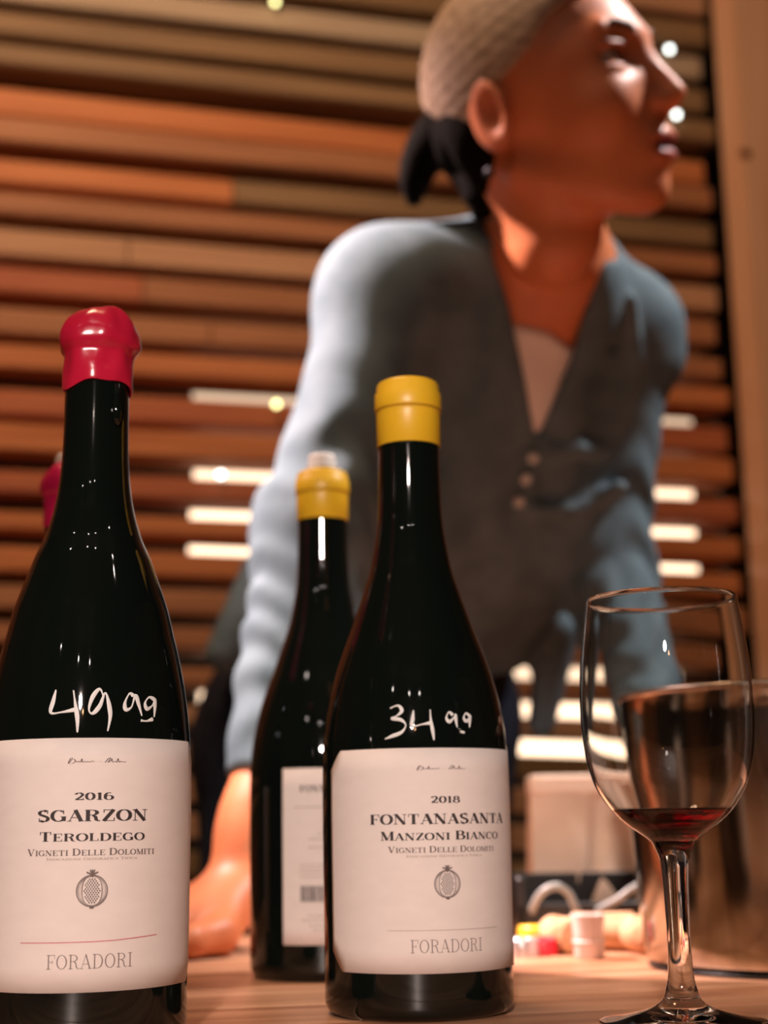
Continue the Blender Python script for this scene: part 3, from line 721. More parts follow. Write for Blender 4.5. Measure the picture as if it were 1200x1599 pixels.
# second wax-sealed bottle, mostly hidden behind the left one
bW = TP(88, 0.80)
CUR['p'] = PL
wb = empty('wine_bottle', (bW[0], bW[1], TZ), label='wine bottle with bright pink wax top, mostly hidden behind the 49 99 bottle', cat='bottle')
kz = (ztop_of(bW, 812)) / PL[-1][0]
PW = [(z * (kz if kz < 1 else 1), rr_) for z, rr_ in PL]
bottle_glass('glass_body', PW, wb, M['glass_dark'], PW[-1][0] + 0.01)
wax(wb, bW, PW[-1][0], PW[-1][1], 1.0, M['wax_pink'], 8, z1=ztop_of(bW, 722))
vs, fs = lathe([(0.009, ztop_of(bW, 745)), (0.0092, ztop_of(bW, 716)), (0.008, ztop_of(bW, 711)), (0.0004, ztop_of(bW, 710))], 24)
mesh_obj('stopper', vs, fs, M['white'], wb, True)
V_ = label_patch('front_label', rL, facing(bW) + 2.6, 0.02, 0.11, 0.03, None, M['paper'], wb)

# ------------------------------------------------------------------ wine glass
bG = TP(1068, 0.62)
wg = empty('wine_glass', (bG[0], bG[1], TZ), label='clear stemmed wine glass with a little red wine left in it', cat='wine glass')
rowsG = [(1314, 34), (1303, 48), (1290, 67), (1272, 87), (1250, 104), (1222, 118.5), (1180, 129), (1130, 133.5), (1080, 133), (1030, 129.5), (980, 123), (935, 116.5)]
pg = [(float(a), float(b)) for a, b in catmull(axis_profile(bG, 1068, rowsG), 4)]
zst = lambda y: ztop_of(bG, y)
stem = [(0.0345, 0.0006), (0.0348, 0.0011), (0.0340, 0.0016), (0.024, 0.0032), (0.014, 0.0060), (0.0085, 0.0095), (0.0066, 0.0140), (0.0054, 0.020), (0.0050, 0.030), (0.0050, zst(1450)), (0.0054, zst(1380)), (0.0062, zst(1345)), (0.0078, zst(1328))]
stem = [(float(a), float(b)) for a, b in catmull(stem, 4)]
outer = stem[:-1] + [(p_[1], p_[0]) for p_ in pg]
rim = outer[-1]
zin = zst(1303)
inner = []
for r_, z in reversed([(p_[1], p_[0]) for p_ in pg]):
    th_ = 0.0008 + 0.0016 * max(0, (0.10 - z) / 0.03) ** 1 if z < 0.10 else 0.0008
    if z > zin + 0.002: inner.append((max(r_ - th_, 0.002), z))
inner = inner[0:1] + inner[1:]
inn = [(rim[0] - 0.0003, rim[1] + 0.0004)] + inner
last = inn[-1]
inn += [(last[0] * 0.72, last[1] - 0.0012), (last[0] * 0.4, last[1] - 0.0020), (0.0003, last[1] - 0.0023)]
vs, fs = lathe([(0.0003, 0.0012), (0.02, 0.0011)] + outer + inn, 96)
mesh_obj('glass', vs, fs, M['clear'], wg, True)
zwine = zst(1262)
inner_asc = list(reversed(inn))
wp = [(r_ + 0.00015, z - 0.0001) for r_, z in inner_asc if z < zwine]
wp += [(float(np.interp(zwine, [q[1] for q in inner_asc], [q[0] for q in inner_asc])) + 0.00015, zwine), (0.0003, zwine - 0.0001)]
vs, fs = lathe([(0.0003, wp[0][1])] + wp[1:], 72)
mesh_obj('wine', vs, fs, M['wine'], wg, True)

# ------------------------------------------------------------------ steel bucket
bK = TP(1255, 0.865)
hK = axis_profile(bK - np.array([0, 0.09, 0]), 0, [(1062, 1)])[0][0]
def kr(y, px): return axis_profile(bK, 0, [(y, 1255 - px)])[0][1]
r0_, r1_ = 0.0905, 0.1010
bk = empty('ice_bucket', (bK[0], bK[1], TZ), label='brushed steel ice bucket standing behind the wine glass', cat='bucket')
p_out = [(r0_ - 0.010, 0.0), (r0_ - 0.004, 0.0012), (r0_, 0.006), (r0_ + 0.0012, 0.015), (r1_ - 0.001, hK * 0.9), (r1_, hK - 0.003)]
vs, fs = lathe([(0.0005, 0.002)] + p_out + [(r1_ + 0.0012, hK - 0.0015), (r1_ + 0.0008, hK), (r1_ - 0.0012, hK - 0.0004), (r1_ - 0.0016, hK - 0.004), (r0_ - 0.0012, 0.010), (0.0005, 0.006)], 96)
mesh_obj('bucket_body', vs, fs, M['steel'], bk, True)
vs, fs = lathe([(r1_ + 0.0006, hK - 0.0032), (r1_ + 0.0024, hK - 0.0022), (r1_ + 0.0026, hK - 0.0006), (r1_ + 0.0012, hK + 0.0005), (r1_ - 0.0006, hK - 0.0002)], 96)
mesh_obj('rolled_rim', vs, fs, mat('rim_steel', (0.35, 0.28, 0.22), 0.25, 1.0), bk, True)
vs, fs = lathe([(r0_ - 0.009, 0.0), (r0_ - 0.0015, 0.0002), (r0_ - 0.0010, 0.0018), (r0_ - 0.004, 0.0018)], 96)
mesh_obj('foot_ring', vs, fs, M['black'], bk, True)

# ------------------------------------------------------------------ things on the far part of the table
def cork(px, D, ang, lb, l=0.040, rad=0.0117, tilt=0.0, z=0.0):
    q = TP(px, D)
    o = empty('cork', (q[0], q[1], TZ + rad + z), label=lb, cat='cork', group='pulled corks on the table')
    pr = [(0.0003, -l / 2), (rad - 0.001, -l / 2), (rad, -l / 2 + 0.001), (rad * 0.97, -l * .2), (rad * 0.98, l * .2), (rad, l / 2 - 0.001), (rad - 0.001, l / 2), (0.0003, l / 2)]
    vs, fs = lathe(pr, 24); b = mesh_obj('cork_body', vs, fs, M['cork'], o, True)
    b.rotation_euler = (R(90), tilt, 0); o.rotation_euler = (0, 0, ang)
    return o
cork(884, 0.965, R(20), 'pulled cork lying end-on beside the red cap', 0.036)
cork(976, 0.975, R(60), 'pulled cork lying slanted right of the frosted cup')
cork(1012, 0.95, R(15), 'pulled cork lying partly behind the steel bucket', 0.036)
cork(944, 1.005, R(88), 'pulled cork lying flat behind the frosted cup', 0.042)
q = TP(921, 0.93)
cup = empty('plastic_cup', (q[0], q[1], TZ), label='small frosted plastic cup standing in front of the corks', cat='cup')
vs, fs = lathe([(0.0003, 0.0006), (0.0088, 0), (0.0094, 0.001), (0.0098, 0.018), (0.0112, 0.026), (0.0113, 0.0265), (0.0108, 0.026), (0.0094, 0.018), (0.009, 0.0025), (0.0003, 0.002)], 36)
mesh_obj('cup_body', vs, fs, M['frost'], cup, True)
vs, fs = lathe([(0.0098, 0.0085), (0.0104, 0.009), (0.0104, 0.0105), (0.0098, 0.011)], 36); mesh_obj('cup_ring', vs, fs, M['frost'], cup, True)
def cap(px, D, m, lb, rad, hh, z=0.0):
    q = TP(px, D)
    o = empty('foil_cap', (q[0], q[1], TZ + z), label=lb, cat='bottle cap', group='cut capsule tops')
    def rf(r_, z, a): return r_ * (1 + 0.05 * math.sin(a * 3 + px) + 0.02 * math.sin(a * 8))
    vs, fs = lathe([(rad, 0), (rad * 1.02, hh * .3), (rad * 0.98, hh * .8), (rad * 0.9, hh), (0.0003, hh * 1.02)], 30, rfun=rf)
    mesh_obj('cap_shell', vs, fs, m, o, True)
    vs, fs = lathe([(rad * 0.9, 0.0), (rad * 0.9, hh * 0.8), (0.0003, hh * 0.85)], 20); mesh_obj('cap_lining', vs, fs, M['white'], o, True)
cap(851, 0.955, mat('red_cap', (0.62, 0.01, 0.03), 0.4), 'red cut capsule top lying beside the corks', 0.0085, 0.011)
cap(835, 0.985, M['foil'], 'yellow cut capsule top lying behind the red one', 0.0105, 0.0165)
cap(818, 0.945, mat('silver_cap', (0.55, 0.50, 0.50), 0.3, 0.6), 'silvery crumpled capsule beside the 34 99 bottle', 0.0095, 0.012)
# black tray with cable loops
q0, q1 = TP(790, 1.09), TP(1065, 1.09)
tc_ = (q0 + q1) / 2; tw = float(np.linalg.norm(q1 - q0))
tr = empty('cable_tray', (tc_[0], tc_[1], TZ), R(6), label='low black tray holding grey cables behind the corks', cat='tray')
hT = 0.046
bm = bmesh.new(); add_box(bm, (0, 0, 0.003), (tw, 0.10, 0.006), bevel=0.001); bm_obj('tray_base', bm, M['black'], tr)
for c_, s_ in (((0, 0.047, hT / 2), (tw, 0.006, hT)), ((0, -0.047, 0.014), (tw, 0.006, 0.028)), ((-tw / 2 + .003, 0, hT / 2), (0.006, 0.1, hT)), ((tw / 2 - .003, 0, hT / 2), (0.006, 0.1, hT))):
    bm = bmesh.new(); add_box(bm, c_, s_, bevel=0.001); bm_obj('tray_wall', bm, M['black'], tr)
def cable(pts, lb, rad=0.0028):
    pts = [P(x, y, D) for x, y, D in pts]
    c = [tuple(p) for p in catmull(pts, 8)]; o3 = np.array(c[0])
    o = empty('cable', tuple(o3), label=lb, cat='cable', group='cables in the tray')
    tube('cord', [np.array(p) - o3 for p in c], rad, M['cable'], o, 10); return o
cable([(825, 1450, 1.07), (832, 1420, 1.04), (846, 1395, 1.03), (868, 1384, 1.03), (888, 1395, 1.035), (900, 1420, 1.04), (912, 1440, 1.07)], 'grey cable curling in a loop at the tray end')
cable([(915, 1432, 1.07), (940, 1418, 1.04), (965, 1405, 1.03), (985, 1390, 1.03), (1003, 1380, 1.035), (1015, 1378, 1.04)], 'grey cable rising slanted towards the steel bucket', 0.0026)
# kraft sack
q0, q1 = TP(828, 1.15), TP(1018, 1.15)
sc_ = (q0 + q1) / 2; sw = float(np.linalg.norm(q1 - q0)); hS = axis_profile(sc_ - np.array([0, 0.02, 0]), 0, [(1212, 1)])[0][0]
sk = empty('paper_sack', (sc_[0], sc_[1] + 0.0, TZ), R(4), label='pale crumpled paper sack standing behind the cable tray', cat='bag')
def sack_mesh(w0, w1, d, h_, nx=26, nz=26):
    vs, fs = [], []; ring = []
    for k in range(nz + 1):
        t = k / nz; ww = w0 + (w1 - w0) * t; dd = d * (1 - 0.35 * t)
        for i in range(4 * nx):
            s_, u_ = divmod(i, nx); v = u_ / nx
            x, y = [(-1 + 2 * v, -1), (1, -1 + 2 * v), (1 - 2 * v, 1), (-1, 1 - 2 * v)][s_]
            n_ = 0.0015 * math.sin(5 * x + 3 * t + 1)
            n_ -= 0.004 * math.exp(-((x * 0.8 - 0.9 * t + 0.25 + 0.5 * t * t) / 0.07) ** 2) + 0.003 * math.exp(-((x + 0.15 - 0.7 * (t - 0.3)) / 0.06) ** 2)
            vs.append((x * ww / 2, y * (dd / 2 + n_), t * h_ + 0.0015 * math.sin(6 * x) * t))
    m_ = 4 * nx
    for k in range(nz):
        for i in range(m_): j = (i + 1) % m_; fs.append((k * m_ + i, k * m_ + j, (k + 1) * m_ + j, (k + 1) * m_ + i))
    vs.append((0, 0, 0)); c = len(vs) - 1
    for i in range(m_): fs.append((c, (i + 1) % m_, i))
    vs.append((0, 0, h_ * 0.93)); c = len(vs) - 1; b = nz * m_
    for i in range(m_): fs.append((c, b + i, b + (i + 1) % m_))
    return vs, fs
vs, fs = sack_mesh(sw, sw * 0.93, 0.036, hS)
mesh_obj('sack_body', vs, fs, M['sack'], sk, True)
bm = bmesh.new(); add_box(bm, (0, 0, hS - 0.006), (sw * 0.955, 0.030, 0.016), bevel=0.003); bm_obj('folded_top', bm, mat('sack_fold', (0.80, 0.62, 0.50), 0.8), sk)

#PERSON#
# ------------------------------------------------------------------ person (distance fields meshed into one continuous body)
def round_cone(p, a, b, ra, rb):
    ab = b - a; t = np.clip(((p - a) @ ab) / (ab @ ab), 0, 1)
    return np.linalg.norm(p - a - t[:, None] * ab, axis=1) - (ra + (rb - ra) * t)
def ellip(p, c, Rm, rad):
    q = (p - c) @ Rm.T; rad = np.array(rad)
    k0 = np.linalg.norm(q / rad, axis=1); k1 = np.linalg.norm(q / rad ** 2, axis=1)
    return k0 * (k0 - 1) / np.maximum(k1, 1e-6)
def smin(a, b, k):
    h_ = np.maximum(k - np.abs(a - b), 0) / k
    return np.minimum(a, b) - h_ * h_ * k * 0.25
def smax(a, b, k): return -smin(-a, -b, k)

def mesh_field(sdf, lo, hi, h_, margin=3.0):
    """surface nets over the cells near the surface"""
    lo = np.array(lo, float); B = 12
    n = (np.ceil((np.array(hi) - lo) / h_ / B).astype(int)) * B + 1
    vol = np.ones(n, np.float32)
    nb = (n - 1) // B
    g = np.stack(np.meshgrid(*[np.arange(k) for k in nb], indexing='ij'), -1).reshape(-1, 3)
    cen = lo + (g * B + B / 2) * h_
    dc = sdf(cen); rad = B * h_ * 0.87 * 1.6 + margin * h_
    o_ = np.arange(B + 1); loc = np.stack(np.meshgrid(o_, o_, o_, indexing='ij'), -1).reshape(-1, 3)
    far = np.abs(dc) > rad
    for gi in g[far & (dc < 0)]:
        a = gi * B; vol[a[0]:a[0] + B + 1, a[1]:a[1] + B + 1, a[2]:a[2] + B + 1] = -1
    near = g[~far]
    for s0 in range(0, len(near), 60):
        ch = near[s0:s0 + 60]
        idx = (ch[:, None, :] * B + loc[None]).reshape(-1, 3)
        vol[idx[:, 0], idx[:, 1], idx[:, 2]] = sdf(lo + idx * h_)
    ins = vol < 0
    c = np.zeros(n - 1, np.int8)
    for i in (0, 1):
        for j in (0, 1):
            for k in (0, 1): c += ins[i:n[0] - 1 + i, j:n[1] - 1 + j, k:n[2] - 1 + k]
    act = np.argwhere((c > 0) & (c < 8)); vid = -np.ones(n - 1, np.int64); vid[tuple(act.T)] = np.arange(len(act))
    acc = np.zeros((len(act), 3)); cnt = np.zeros(len(act))
    for ax in range(3):
        o1, o2 = [q for q in range(3) if q != ax]
        for i in (0, 1):
            for j in (0, 1):
                A = act.copy(); A[:, o1] += i; A[:, o2] += j; Bq = A.copy(); Bq[:, ax] += 1
                va = vol[tuple(A.T)].astype(float); vb = vol[tuple(Bq.T)].astype(float); m_ = (va < 0) != (vb < 0)
                t = np.where(m_, va / np.where(m_, va - vb, 1), 0)
                pt = A.astype(float); pt[:, ax] += t
                acc += pt * m_[:, None]; cnt += m_
    V = lo + acc / cnt[:, None] * h_
    Fs = []
    for ax in range(3):
        o1, o2 = [(1, 2), (2, 0), (0, 1)][ax]
        sl0 = [slice(1, n[q] - 1) for q in range(3)]; sl0[ax] = slice(0, n[ax] - 1); sl1 = list(sl0); sl1[ax] = slice(1, n[ax])
        d = ins[tuple(sl0)] != ins[tuple(sl1)]; e = np.argwhere(d)
        off = np.ones(3, int); off[ax] = 0; e = e + off
        s_ = ins[tuple(e.T)]
        def cid(a, b):
            q = e.copy(); q[:, o1] -= a; q[:, o2] -= b; return vid[tuple(q.T)]
        q = np.stack([cid(0, 0), cid(1, 0), cid(1, 1), cid(0, 1)], 1)
        q = np.where(s_[:, None], q, q[:, ::-1]); Fs.append(q)
    Fq = np.concatenate(Fs); Fq = Fq[(Fq >= 0).all(1)]
    return V, Fq

def field_obj(name, sdf, lo, hi, h_, m, parent, colorf=None, relax=1):
    V, Fq = mesh_field(sdf, lo, hi, h_)
    me = bpy.data.meshes.new(name)
    me.vertices.add(len(V)); me.vertices.foreach_set('co', V.astype(np.float32).ravel())
    me.loops.add(Fq.size); me.loops.foreach_set('vertex_index', Fq.astype(np.int32).ravel())
    me.polygons.add(len(Fq)); me.polygons.foreach_set('loop_start', np.arange(0, Fq.size, 4, dtype=np.int32))
    me.update(calc_edges=True); me.validate()
    me.shade_smooth()
    if colorf is not None:
        at = me.color_attributes.new('tint', 'FLOAT_COLOR', 'POINT')
        co = np.empty(len(me.vertices) * 3, np.float32); me.vertices.foreach_get('co', co); co = co.reshape(-1, 3)
        at.data.foreach_set('color', np.concatenate([colorf(co), np.ones((len(co), 1))], 1).astype(np.float32).ravel())
    me.materials.append(m)
    o = bpy.data.objects.new(name, me); COL.objects.link(o)
    o.parent = parent
    if parent is not None: o.matrix_parent_inverse = Matrix.Translation(-Vector(parent.location))
    return o

def proj(p):
    v = p - CAM; D = v @ _f
    return 600 + F * (v @ _r) / D, 799.5 - F * (v @ _u) / D, D

# joints: where the photograph shows them, with their distance
SR, ER, WR = P(606, 466, 1.30), P(492, 830, 1.20), P(408, 1290, 1.085)
SL, EL, WL = P(968, 512, 1.42), P(940, 880, 1.40), P(1055, 1235, 1.24)
NB = P(862, 402, 1.33); PV = P(570, 1130, 1.60)
HCN = P(838, 205, 1.24)
acr = SL - SR; acr /= np.linalg.norm(acr)
spn = (SR + SL) / 2 - PV; spn -= acr * (spn @ acr); spn /= np.linalg.norm(spn)
frn = np.cross(acr, spn); frn = frn if frn[1] < 0 else -frn
TR = np.stack([acr, spn, frn])                                  # torso axes: across, up the spine, to the front
CH = (SR + SL) / 2 - spn * 0.135 + frn * 0.005
WA = CH * 0.5 + PV * 0.5
# head frame
vdir = HCN - CAM; vdir /= np.linalg.norm(vdir)
rh = _r - vdir * (_r @ vdir); rh /= np.linalg.norm(rh); uh = np.cross(rh, vdir)
a9, al, be = R(12), R(23), R(9)
F0 = math.cos(a9) * rh + math.sin(a9) * uh
hf = math.cos(al) * F0 - math.sin(al) * vdir
U0 = -math.sin(a9) * rh + math.cos(a9) * uh
hs = np.cross(hf, U0); hs = hs if hs @ vdir < 0 else -hs          # her right, towards the camera
hu = math.cos(be) * U0 + math.sin(be) * (-hs); hs = math.cos(be) * hs + math.sin(be) * U0
HR = np.stack([hf, hu, hs]); HS = 1.06

def head_field(p):
    q = ((p - HCN) @ HR.T) / HS * 1000.0                         # mm: forward, up, side
    I = np.eye(3); A = np.array
    def E(c, r): return ellip(q, A(c, float), I, r)
    def Cn(a, b, ra, rb): return round_cone(q, A(a, float), A(b, float), ra, rb)
    s = np.abs(q[:, 2]); qs = q.copy(); qs[:, 2] = s
    def Es(c, r): return ellip(qs, A(c, float), I, r)
    def Cs(a, b, ra, rb): return round_cone(qs, A(a, float), A(b, float), ra, rb)
    d = E((2, 38, 0), (82, 82, 70))
    d = smin(d, E((42, 28, 0), (56, 66, 56)), 30)
    d = smin(d, E((55, -18, 0), (46, 52, 48)), 22)
    d = smin(d, Es((66, 2, 38), (24, 20, 18)), 18)                # cheekbones
    d = smin(d, Cs((4, -34, 48), (76, -62, 14), 12, 14), 20)      # jaw
    d = smin(d, E((84, -62, 0), (18, 15, 19)), 14)                # chin
    d = smin(d, E((84, -30, 0), (22, 26, 26)), 14)                # mouth mound
    d = smin(d, Cs((88, 53, 8), (76, 57, 42), 8, 6), 10)         # brow
    d = smax(d, -Es((94, 37, 32), (18, 11, 17)), 12)              # sockets
    d = smin(d, Cn((93, 38, 0), (114, 6, 0), 7, 9.5), 9)          # nose
    d = smin(d, Es((105, 1, 10), (10, 8, 7)), 5)
    d = smax(d, -Es((107, -6.5, 7), (6, 4, 3.2)), 2)              # nostrils
    d = smin(d, E((102.5, -24, 0), (8.5, 6.5, 21)), 5)            # lips
    d = smin(d, E((101, -37.5, 0), (9, 7, 18)), 5)
    d = smax(d, -E((112, -31, 0), (17, 2.6, 19)), 3)
    d = smin(d, Es((79, 44.5, 32), (12.5, 4, 16)), 4)             # upper lids
    d = smin(d, Es((78, 28, 32), (12, 4.5, 15)), 5)
    # ears
    ca, sa = math.cos(R(14)), math.sin(R(14)); er = np.array([[ca, sa, 0], [-sa, ca, 0], [0, 0, 1.0]])
    tl = np.array([[1, 0, 0.35], [0, 1, 0], [-0.35, 0, 1]]); tl = tl / np.linalg.norm(tl, axis=1)[:, None]
    ear = ellip(qs, A((-6, 8, 72.0)), tl @ er, (19, 30, 6))
    ear = smax(ear, -ellip(qs, A((-1, 7, 79.0)), tl @ er, (9.5, 16, 6.5)), 4)
    d = smin(d, ear, 5)
    d = smin(d, Cn((0, -20, 0), (6, -85, 0), 34, 36), 22)
    return d * HS / 1000.0

def neck_field(p):
    top = HCN - hu * 0.045 + hf * 0.006
    n1 = round_cone(p, top, NB - spn * 0.005 - frn * 0.01, 0.041, 0.045)
    n1 = smin(n1, round_cone(p, HCN - hu * 0.02 - hf * 0.03 + hs * 0.035, NB + frn * 0.035 + acr * 0.005, 0.017, 0.014), 0.022)  # neck muscle
    return n1

def torso_field(p):
    d = ellip(p, CH, TR, (0.152, 0.185, 0.098))
    d = smin(d, round_cone(p, SR - spn * 0.005, SL - spn * 0.01, 0.042, 0.036), 0.05)
    d = smin(d, round_cone(p, NB - spn * 0.015, SR + spn * 0.004, 0.042, 0.038), 0.05)
    d = smin(d, round_cone(p, NB - spn * 0.015, SL + spn * 0.000, 0.042, 0.034), 0.05)
    for s_ in (-1, 1): d = smin(d, ellip(p, CH + acr * 0.072 * s_ + frn * 0.075 - spn * 0.045, TR, (0.058, 0.062, 0.055)), 0.04)
    d = smin(d, ellip(p, WA, TR, (0.128, 0.17, 0.088)), 0.06)
    d = smin(d, ellip(p, PV, TR, (0.165, 0.13, 0.112)), 0.06)
    return d

# hands
def hand_points(W, dirf, side, down, thumb_sign, curl=1.0):
    """metacarpals, fingers and thumb as chains of (point, radius)"""
    ch = []
    lens = [(0.078, 0.040, 0.024, 0.019), (0.081, 0.044, 0.027, 0.020), (0.076, 0.040, 0.025, 0.019), (0.070, 0.031, 0.019, 0.017)]
    for i, (mc, a, b, c) in enumerate(lens):
        o = (i - 1.5) * -0.019 * thumb_sign
        root = W + side * o * 0.5; k0 = W + dirf * mc + side * o - down * 0.002 * (1 if i in (1, 2) else -1)
        sp = dirf + side * (o * 3.0); sp /= np.linalg.norm(sp)
        d1 = sp * math.cos(R(14 * curl)) + down * math.sin(R(14 * curl)); d2 = sp * math.cos(R(38 * curl)) + down * math.sin(R(38 * curl)); d3 = sp * math.cos(R(58 * curl)) + down * math.sin(R(58 * curl))
        k1 = k0 + d1 * a; k2 = k1 + d2 * b; k3 = k2 + d3 * c
        ch.append([(root, .014), (k0, .0125), (k1, .0098), (k2, .0086), (k3, .0070)])
    t0 = W + dirf * 0.018 + side * 0.020 * thumb_sign + down * 0.006; t1 = t0 + (dirf * 0.75 + side * 0.75 * thumb_sign + down * 0.25) * 0.038
    t2 = t1 + (dirf * 0.95 + side * 0.35 * thumb_sign + down * 0.12) * 0.030; t3 = t2 + (dirf * 0.98 + side * 0.10 * thumb_sign + down * 0.1) * 0.022
    ch.append([(t0, .0165), (t1, .0125), (t2, .0105), (t3, .0080)])
    return ch
Zup = np.array([0, 0, 1.0])
def nrm(v): return v / np.linalg.norm(v)
hbR = P(372, 1392, 1.055)                         # heel of her right hand (photo left)
kR = P(255, 1440, 1.02)
dR = nrm(kR - hbR); sR = nrm(np.cross(dR, Zup)); sR = sR if sR[1] < 0 else -sR; dwR = nrm(np.cross(dR, sR)); dwR = dwR if dwR[2] < 0 else -dwR
HANDR = hand_points(hbR, dR, sR, dwR, 1, 0.8)
hbL = TP(1085, 1.20) + Zup * 0.028
dLh = nrm(np.array([0.45, -0.85, -0.06])); sL = nrm(np.cross(dLh, Zup)); sL = sL if sL[0] < 0 else -sL; dwL = nrm(np.cross(dLh, sL)); dwL = dwL if dwL[2] < 0 else -dwL
HANDL = hand_points(hbL, dLh, sL, dwL, 1, 0.5)

def rest(chs, tips_r=0.001):
    """lift every joint that would sink into the table top so fingers lie on it"""
    out = []
    for c in chs:
        out.append([(np.array([a[0], a[1], max(a[2], TZ + r_ + tips_r)]), r_) for a, r_ in c])
    return out
HANDR, HANDL = rest(HANDR), rest(HANDL)

def hands_field(p):
    d = np.full(len(p), 1.0)
    for ch, base in ((HANDR, hbR), (HANDL, hbL)):
        near = np.linalg.norm(p - base, axis=1) < 0.30
        if not near.any(): continue
        q = p[near]; hd = np.full(len(q), 1.0)
        palm = np.full(len(q), 1.0)
        for i, c in enumerate(ch):
            palm = smin(palm, round_cone(q, c[0][0], c[1][0], c[0][1], c[1][1]), 0.012)
        fing = np.full(len(q), 1.0)
        for c in ch:
            fd = np.full(len(q), 1.0)
            for (a, ra), (b, rb) in zip(c[1:-1], c[2:]): fd = smin(fd, round_cone(q, a, b, ra, rb), 0.004)
            fing = np.minimum(fing, fd)
        hd = smin(palm, fing, 0.006); d[near] = np.minimum(d[near], hd)
    return d

def arms_field(p):
    d = smin(round_cone(p, SR, ER, 0.044, 0.034), round_cone(p, ER, WR, 0.036, 0.0255), 0.02)
    d = smin(d, round_cone(p, WR, hbR, 0.0255, 0.024), 0.03)
    d2 = smin(round_cone(p, SL, EL, 0.044, 0.034), round_cone(p, EL, WL, 0.036, 0.0255), 0.02)
    d2 = smin(d2, round_cone(p, WL, hbL, 0.0255, 0.022), 0.03)
    return np.minimum(d, d2)

HIP = [PV - acr * 0.085 - spn * 0.03, PV + acr * 0.085 - spn * 0.03]
FT = [np.array([HIP[0][0] - 0.03, HIP[0][1] + 0.06, 0.09]), np.array([HIP[1][0] + 0.02, HIP[1][1] + 0.0, 0.09])]
KN = [(HIP[i] + FT[i]) / 2 + np.array([0, -0.03, 0]) for i in (0, 1)]
def legs_field(p, e=0.0):
    d = np.full(len(p), 1.0)
    for i in (0, 1):
        l = smin(round_cone(p, HIP[i], KN[i], 0.084 + e, 0.056 + e), round_cone(p, KN[i], FT[i], 0.056 + e, 0.036 + e), 0.03)
        d = smin(d, l, 0.02)
    return d

def body_field(p):
    d = smin(torso_field(p), arms_field(p), 0.045)
    d = smin(d, neck_field(p), 0.045)
    hp = HCN; nr = np.linalg.norm(p - hp, axis=1) < 0.26
    if nr.any(): d[nr] = smin(d[nr], head_field(p[nr]), 0.02)
    d = smin(d, hands_field(p), 0.012)
    lg = p[:, 2] < 1.05
    if lg.any(): d[lg] = smin(d[lg], legs_field(p[lg]), 0.03)
    hb = p[:, 1] < 1.27
    d[hb] = smax(d[hb], (TZ + 0.0006 - p[hb, 2]), 0.001)
    return d

def skin_tint(co):
    q = ((co - HCN) @ HR.T) / HS * 1000.0
    base = np.array([0.66, 0.215, 0.088]); c = np.tile(base, (len(co), 1))
    def blend(mask, col): 
        nonlocal c
        c = c * (1 - mask[:, None]) + np.array(col) * mask[:, None]
    lip = np.exp(-(((q[:, 0] - 106) / 12) ** 2 + ((q[:, 1] + 31) / 9.5) ** 4 + (q[:, 2] / 20) ** 4)); blend(np.clip(lip * 1.3, 0, 1), (0.36, 0.06, 0.05))
    inner = np.exp(-(((q[:, 0] - 98) / 14) ** 4 + ((q[:, 1] + 31) / 3.0) ** 4 + (q[:, 2] / 19) ** 4)); blend(np.clip(inner, 0, 1), (0.05, 0.012, 0.01))
    lid = np.exp(-(((q[:, 0] - 88) / 16) ** 4 + ((q[:, 1] - 40) / 11) ** 4 + ((np.abs(q[:, 2]) - 31) / 18) ** 4)); blend(lid * 0.55, (0.16, 0.05, 0.03))
    ear = np.exp(-(((q[:, 0] + 12) / 22) ** 4 + ((q[:, 1] - 4) / 36) ** 4)) * (np.abs(q[:, 2]) > 66); blend(ear * 0.5, (0.62, 0.20, 0.11))
    return c
def tint_mat(name, rough, spec=0.4, **k):
    m = mat(name, (0.5, 0.2, 0.1), rough, spec=spec, **k); nt = m.node_tree
    a = nt.nodes.new('ShaderNodeVertexColor'); a.layer_name = 'tint'
    nz = nt.nodes.new('ShaderNodeTexNoise'); nz.inputs['Scale'].default_value = 35; nz.inputs['Detail'].default_value = 5
    mx = nt.nodes.new('ShaderNodeMixRGB'); mx.blend_type = 'OVERLAY'; mx.inputs[0].default_value = 0.18
    nt.links.new(a.outputs[0], mx.inputs[1]); nt.links.new(nz.outputs[0], mx.inputs[2]); nt.links.new(mx.outputs[0], nt.nodes['Principled BSDF'].inputs['Base Color'])
    return m
M['skin'] = tint_mat('skin', 0.48, 0.42, Subsurface_Weight=0.12, Subsurface_Scale=0.01)
M['chambray'] = noise_color(mat('chambray_cotton', (0.30, 0.38, 0.43), 0.85, spec=0.2), (0.092, 0.140, 0.164), (0.130, 0.186, 0.212), nscale=30)
M['tank'] = mat('white_cotton', (0.90, 0.84, 0.80), 0.85, spec=0.2)
M['denim'] = noise_color(mat('navy_denim', (0.012, 0.016, 0.028), 0.8, spec=0.2), (0.008, 0.011, 0.020), (0.018, 0.024, 0.040), nscale=40)
M['hair_light'] = noise_color(mat('ash_blond_hair', (0.4, 0.28, 0.2), 0.62, spec=0.25), (0.26, 0.175, 0.12), (0.50, 0.37, 0.27), (2, 12, 12), 14, 6, 0.3, 0.7)
M['hair_dark'] = mat('dark_hair', (0.004, 0.003, 0.002), 0.9, spec=0.05)

feet_c = (FT[0] + FT[1]) / 2
person = empty('person', (feet_c[0], feet_c[1], 0.0), label='person in a light blue shirt leaning on the table, looking up sideways', cat='person')
body = field_obj('body', body_field, (-0.36, 0.90, 0.05), (0.40, 1.80, 1.60), 0.0032, M['skin'], person, skin_tint)

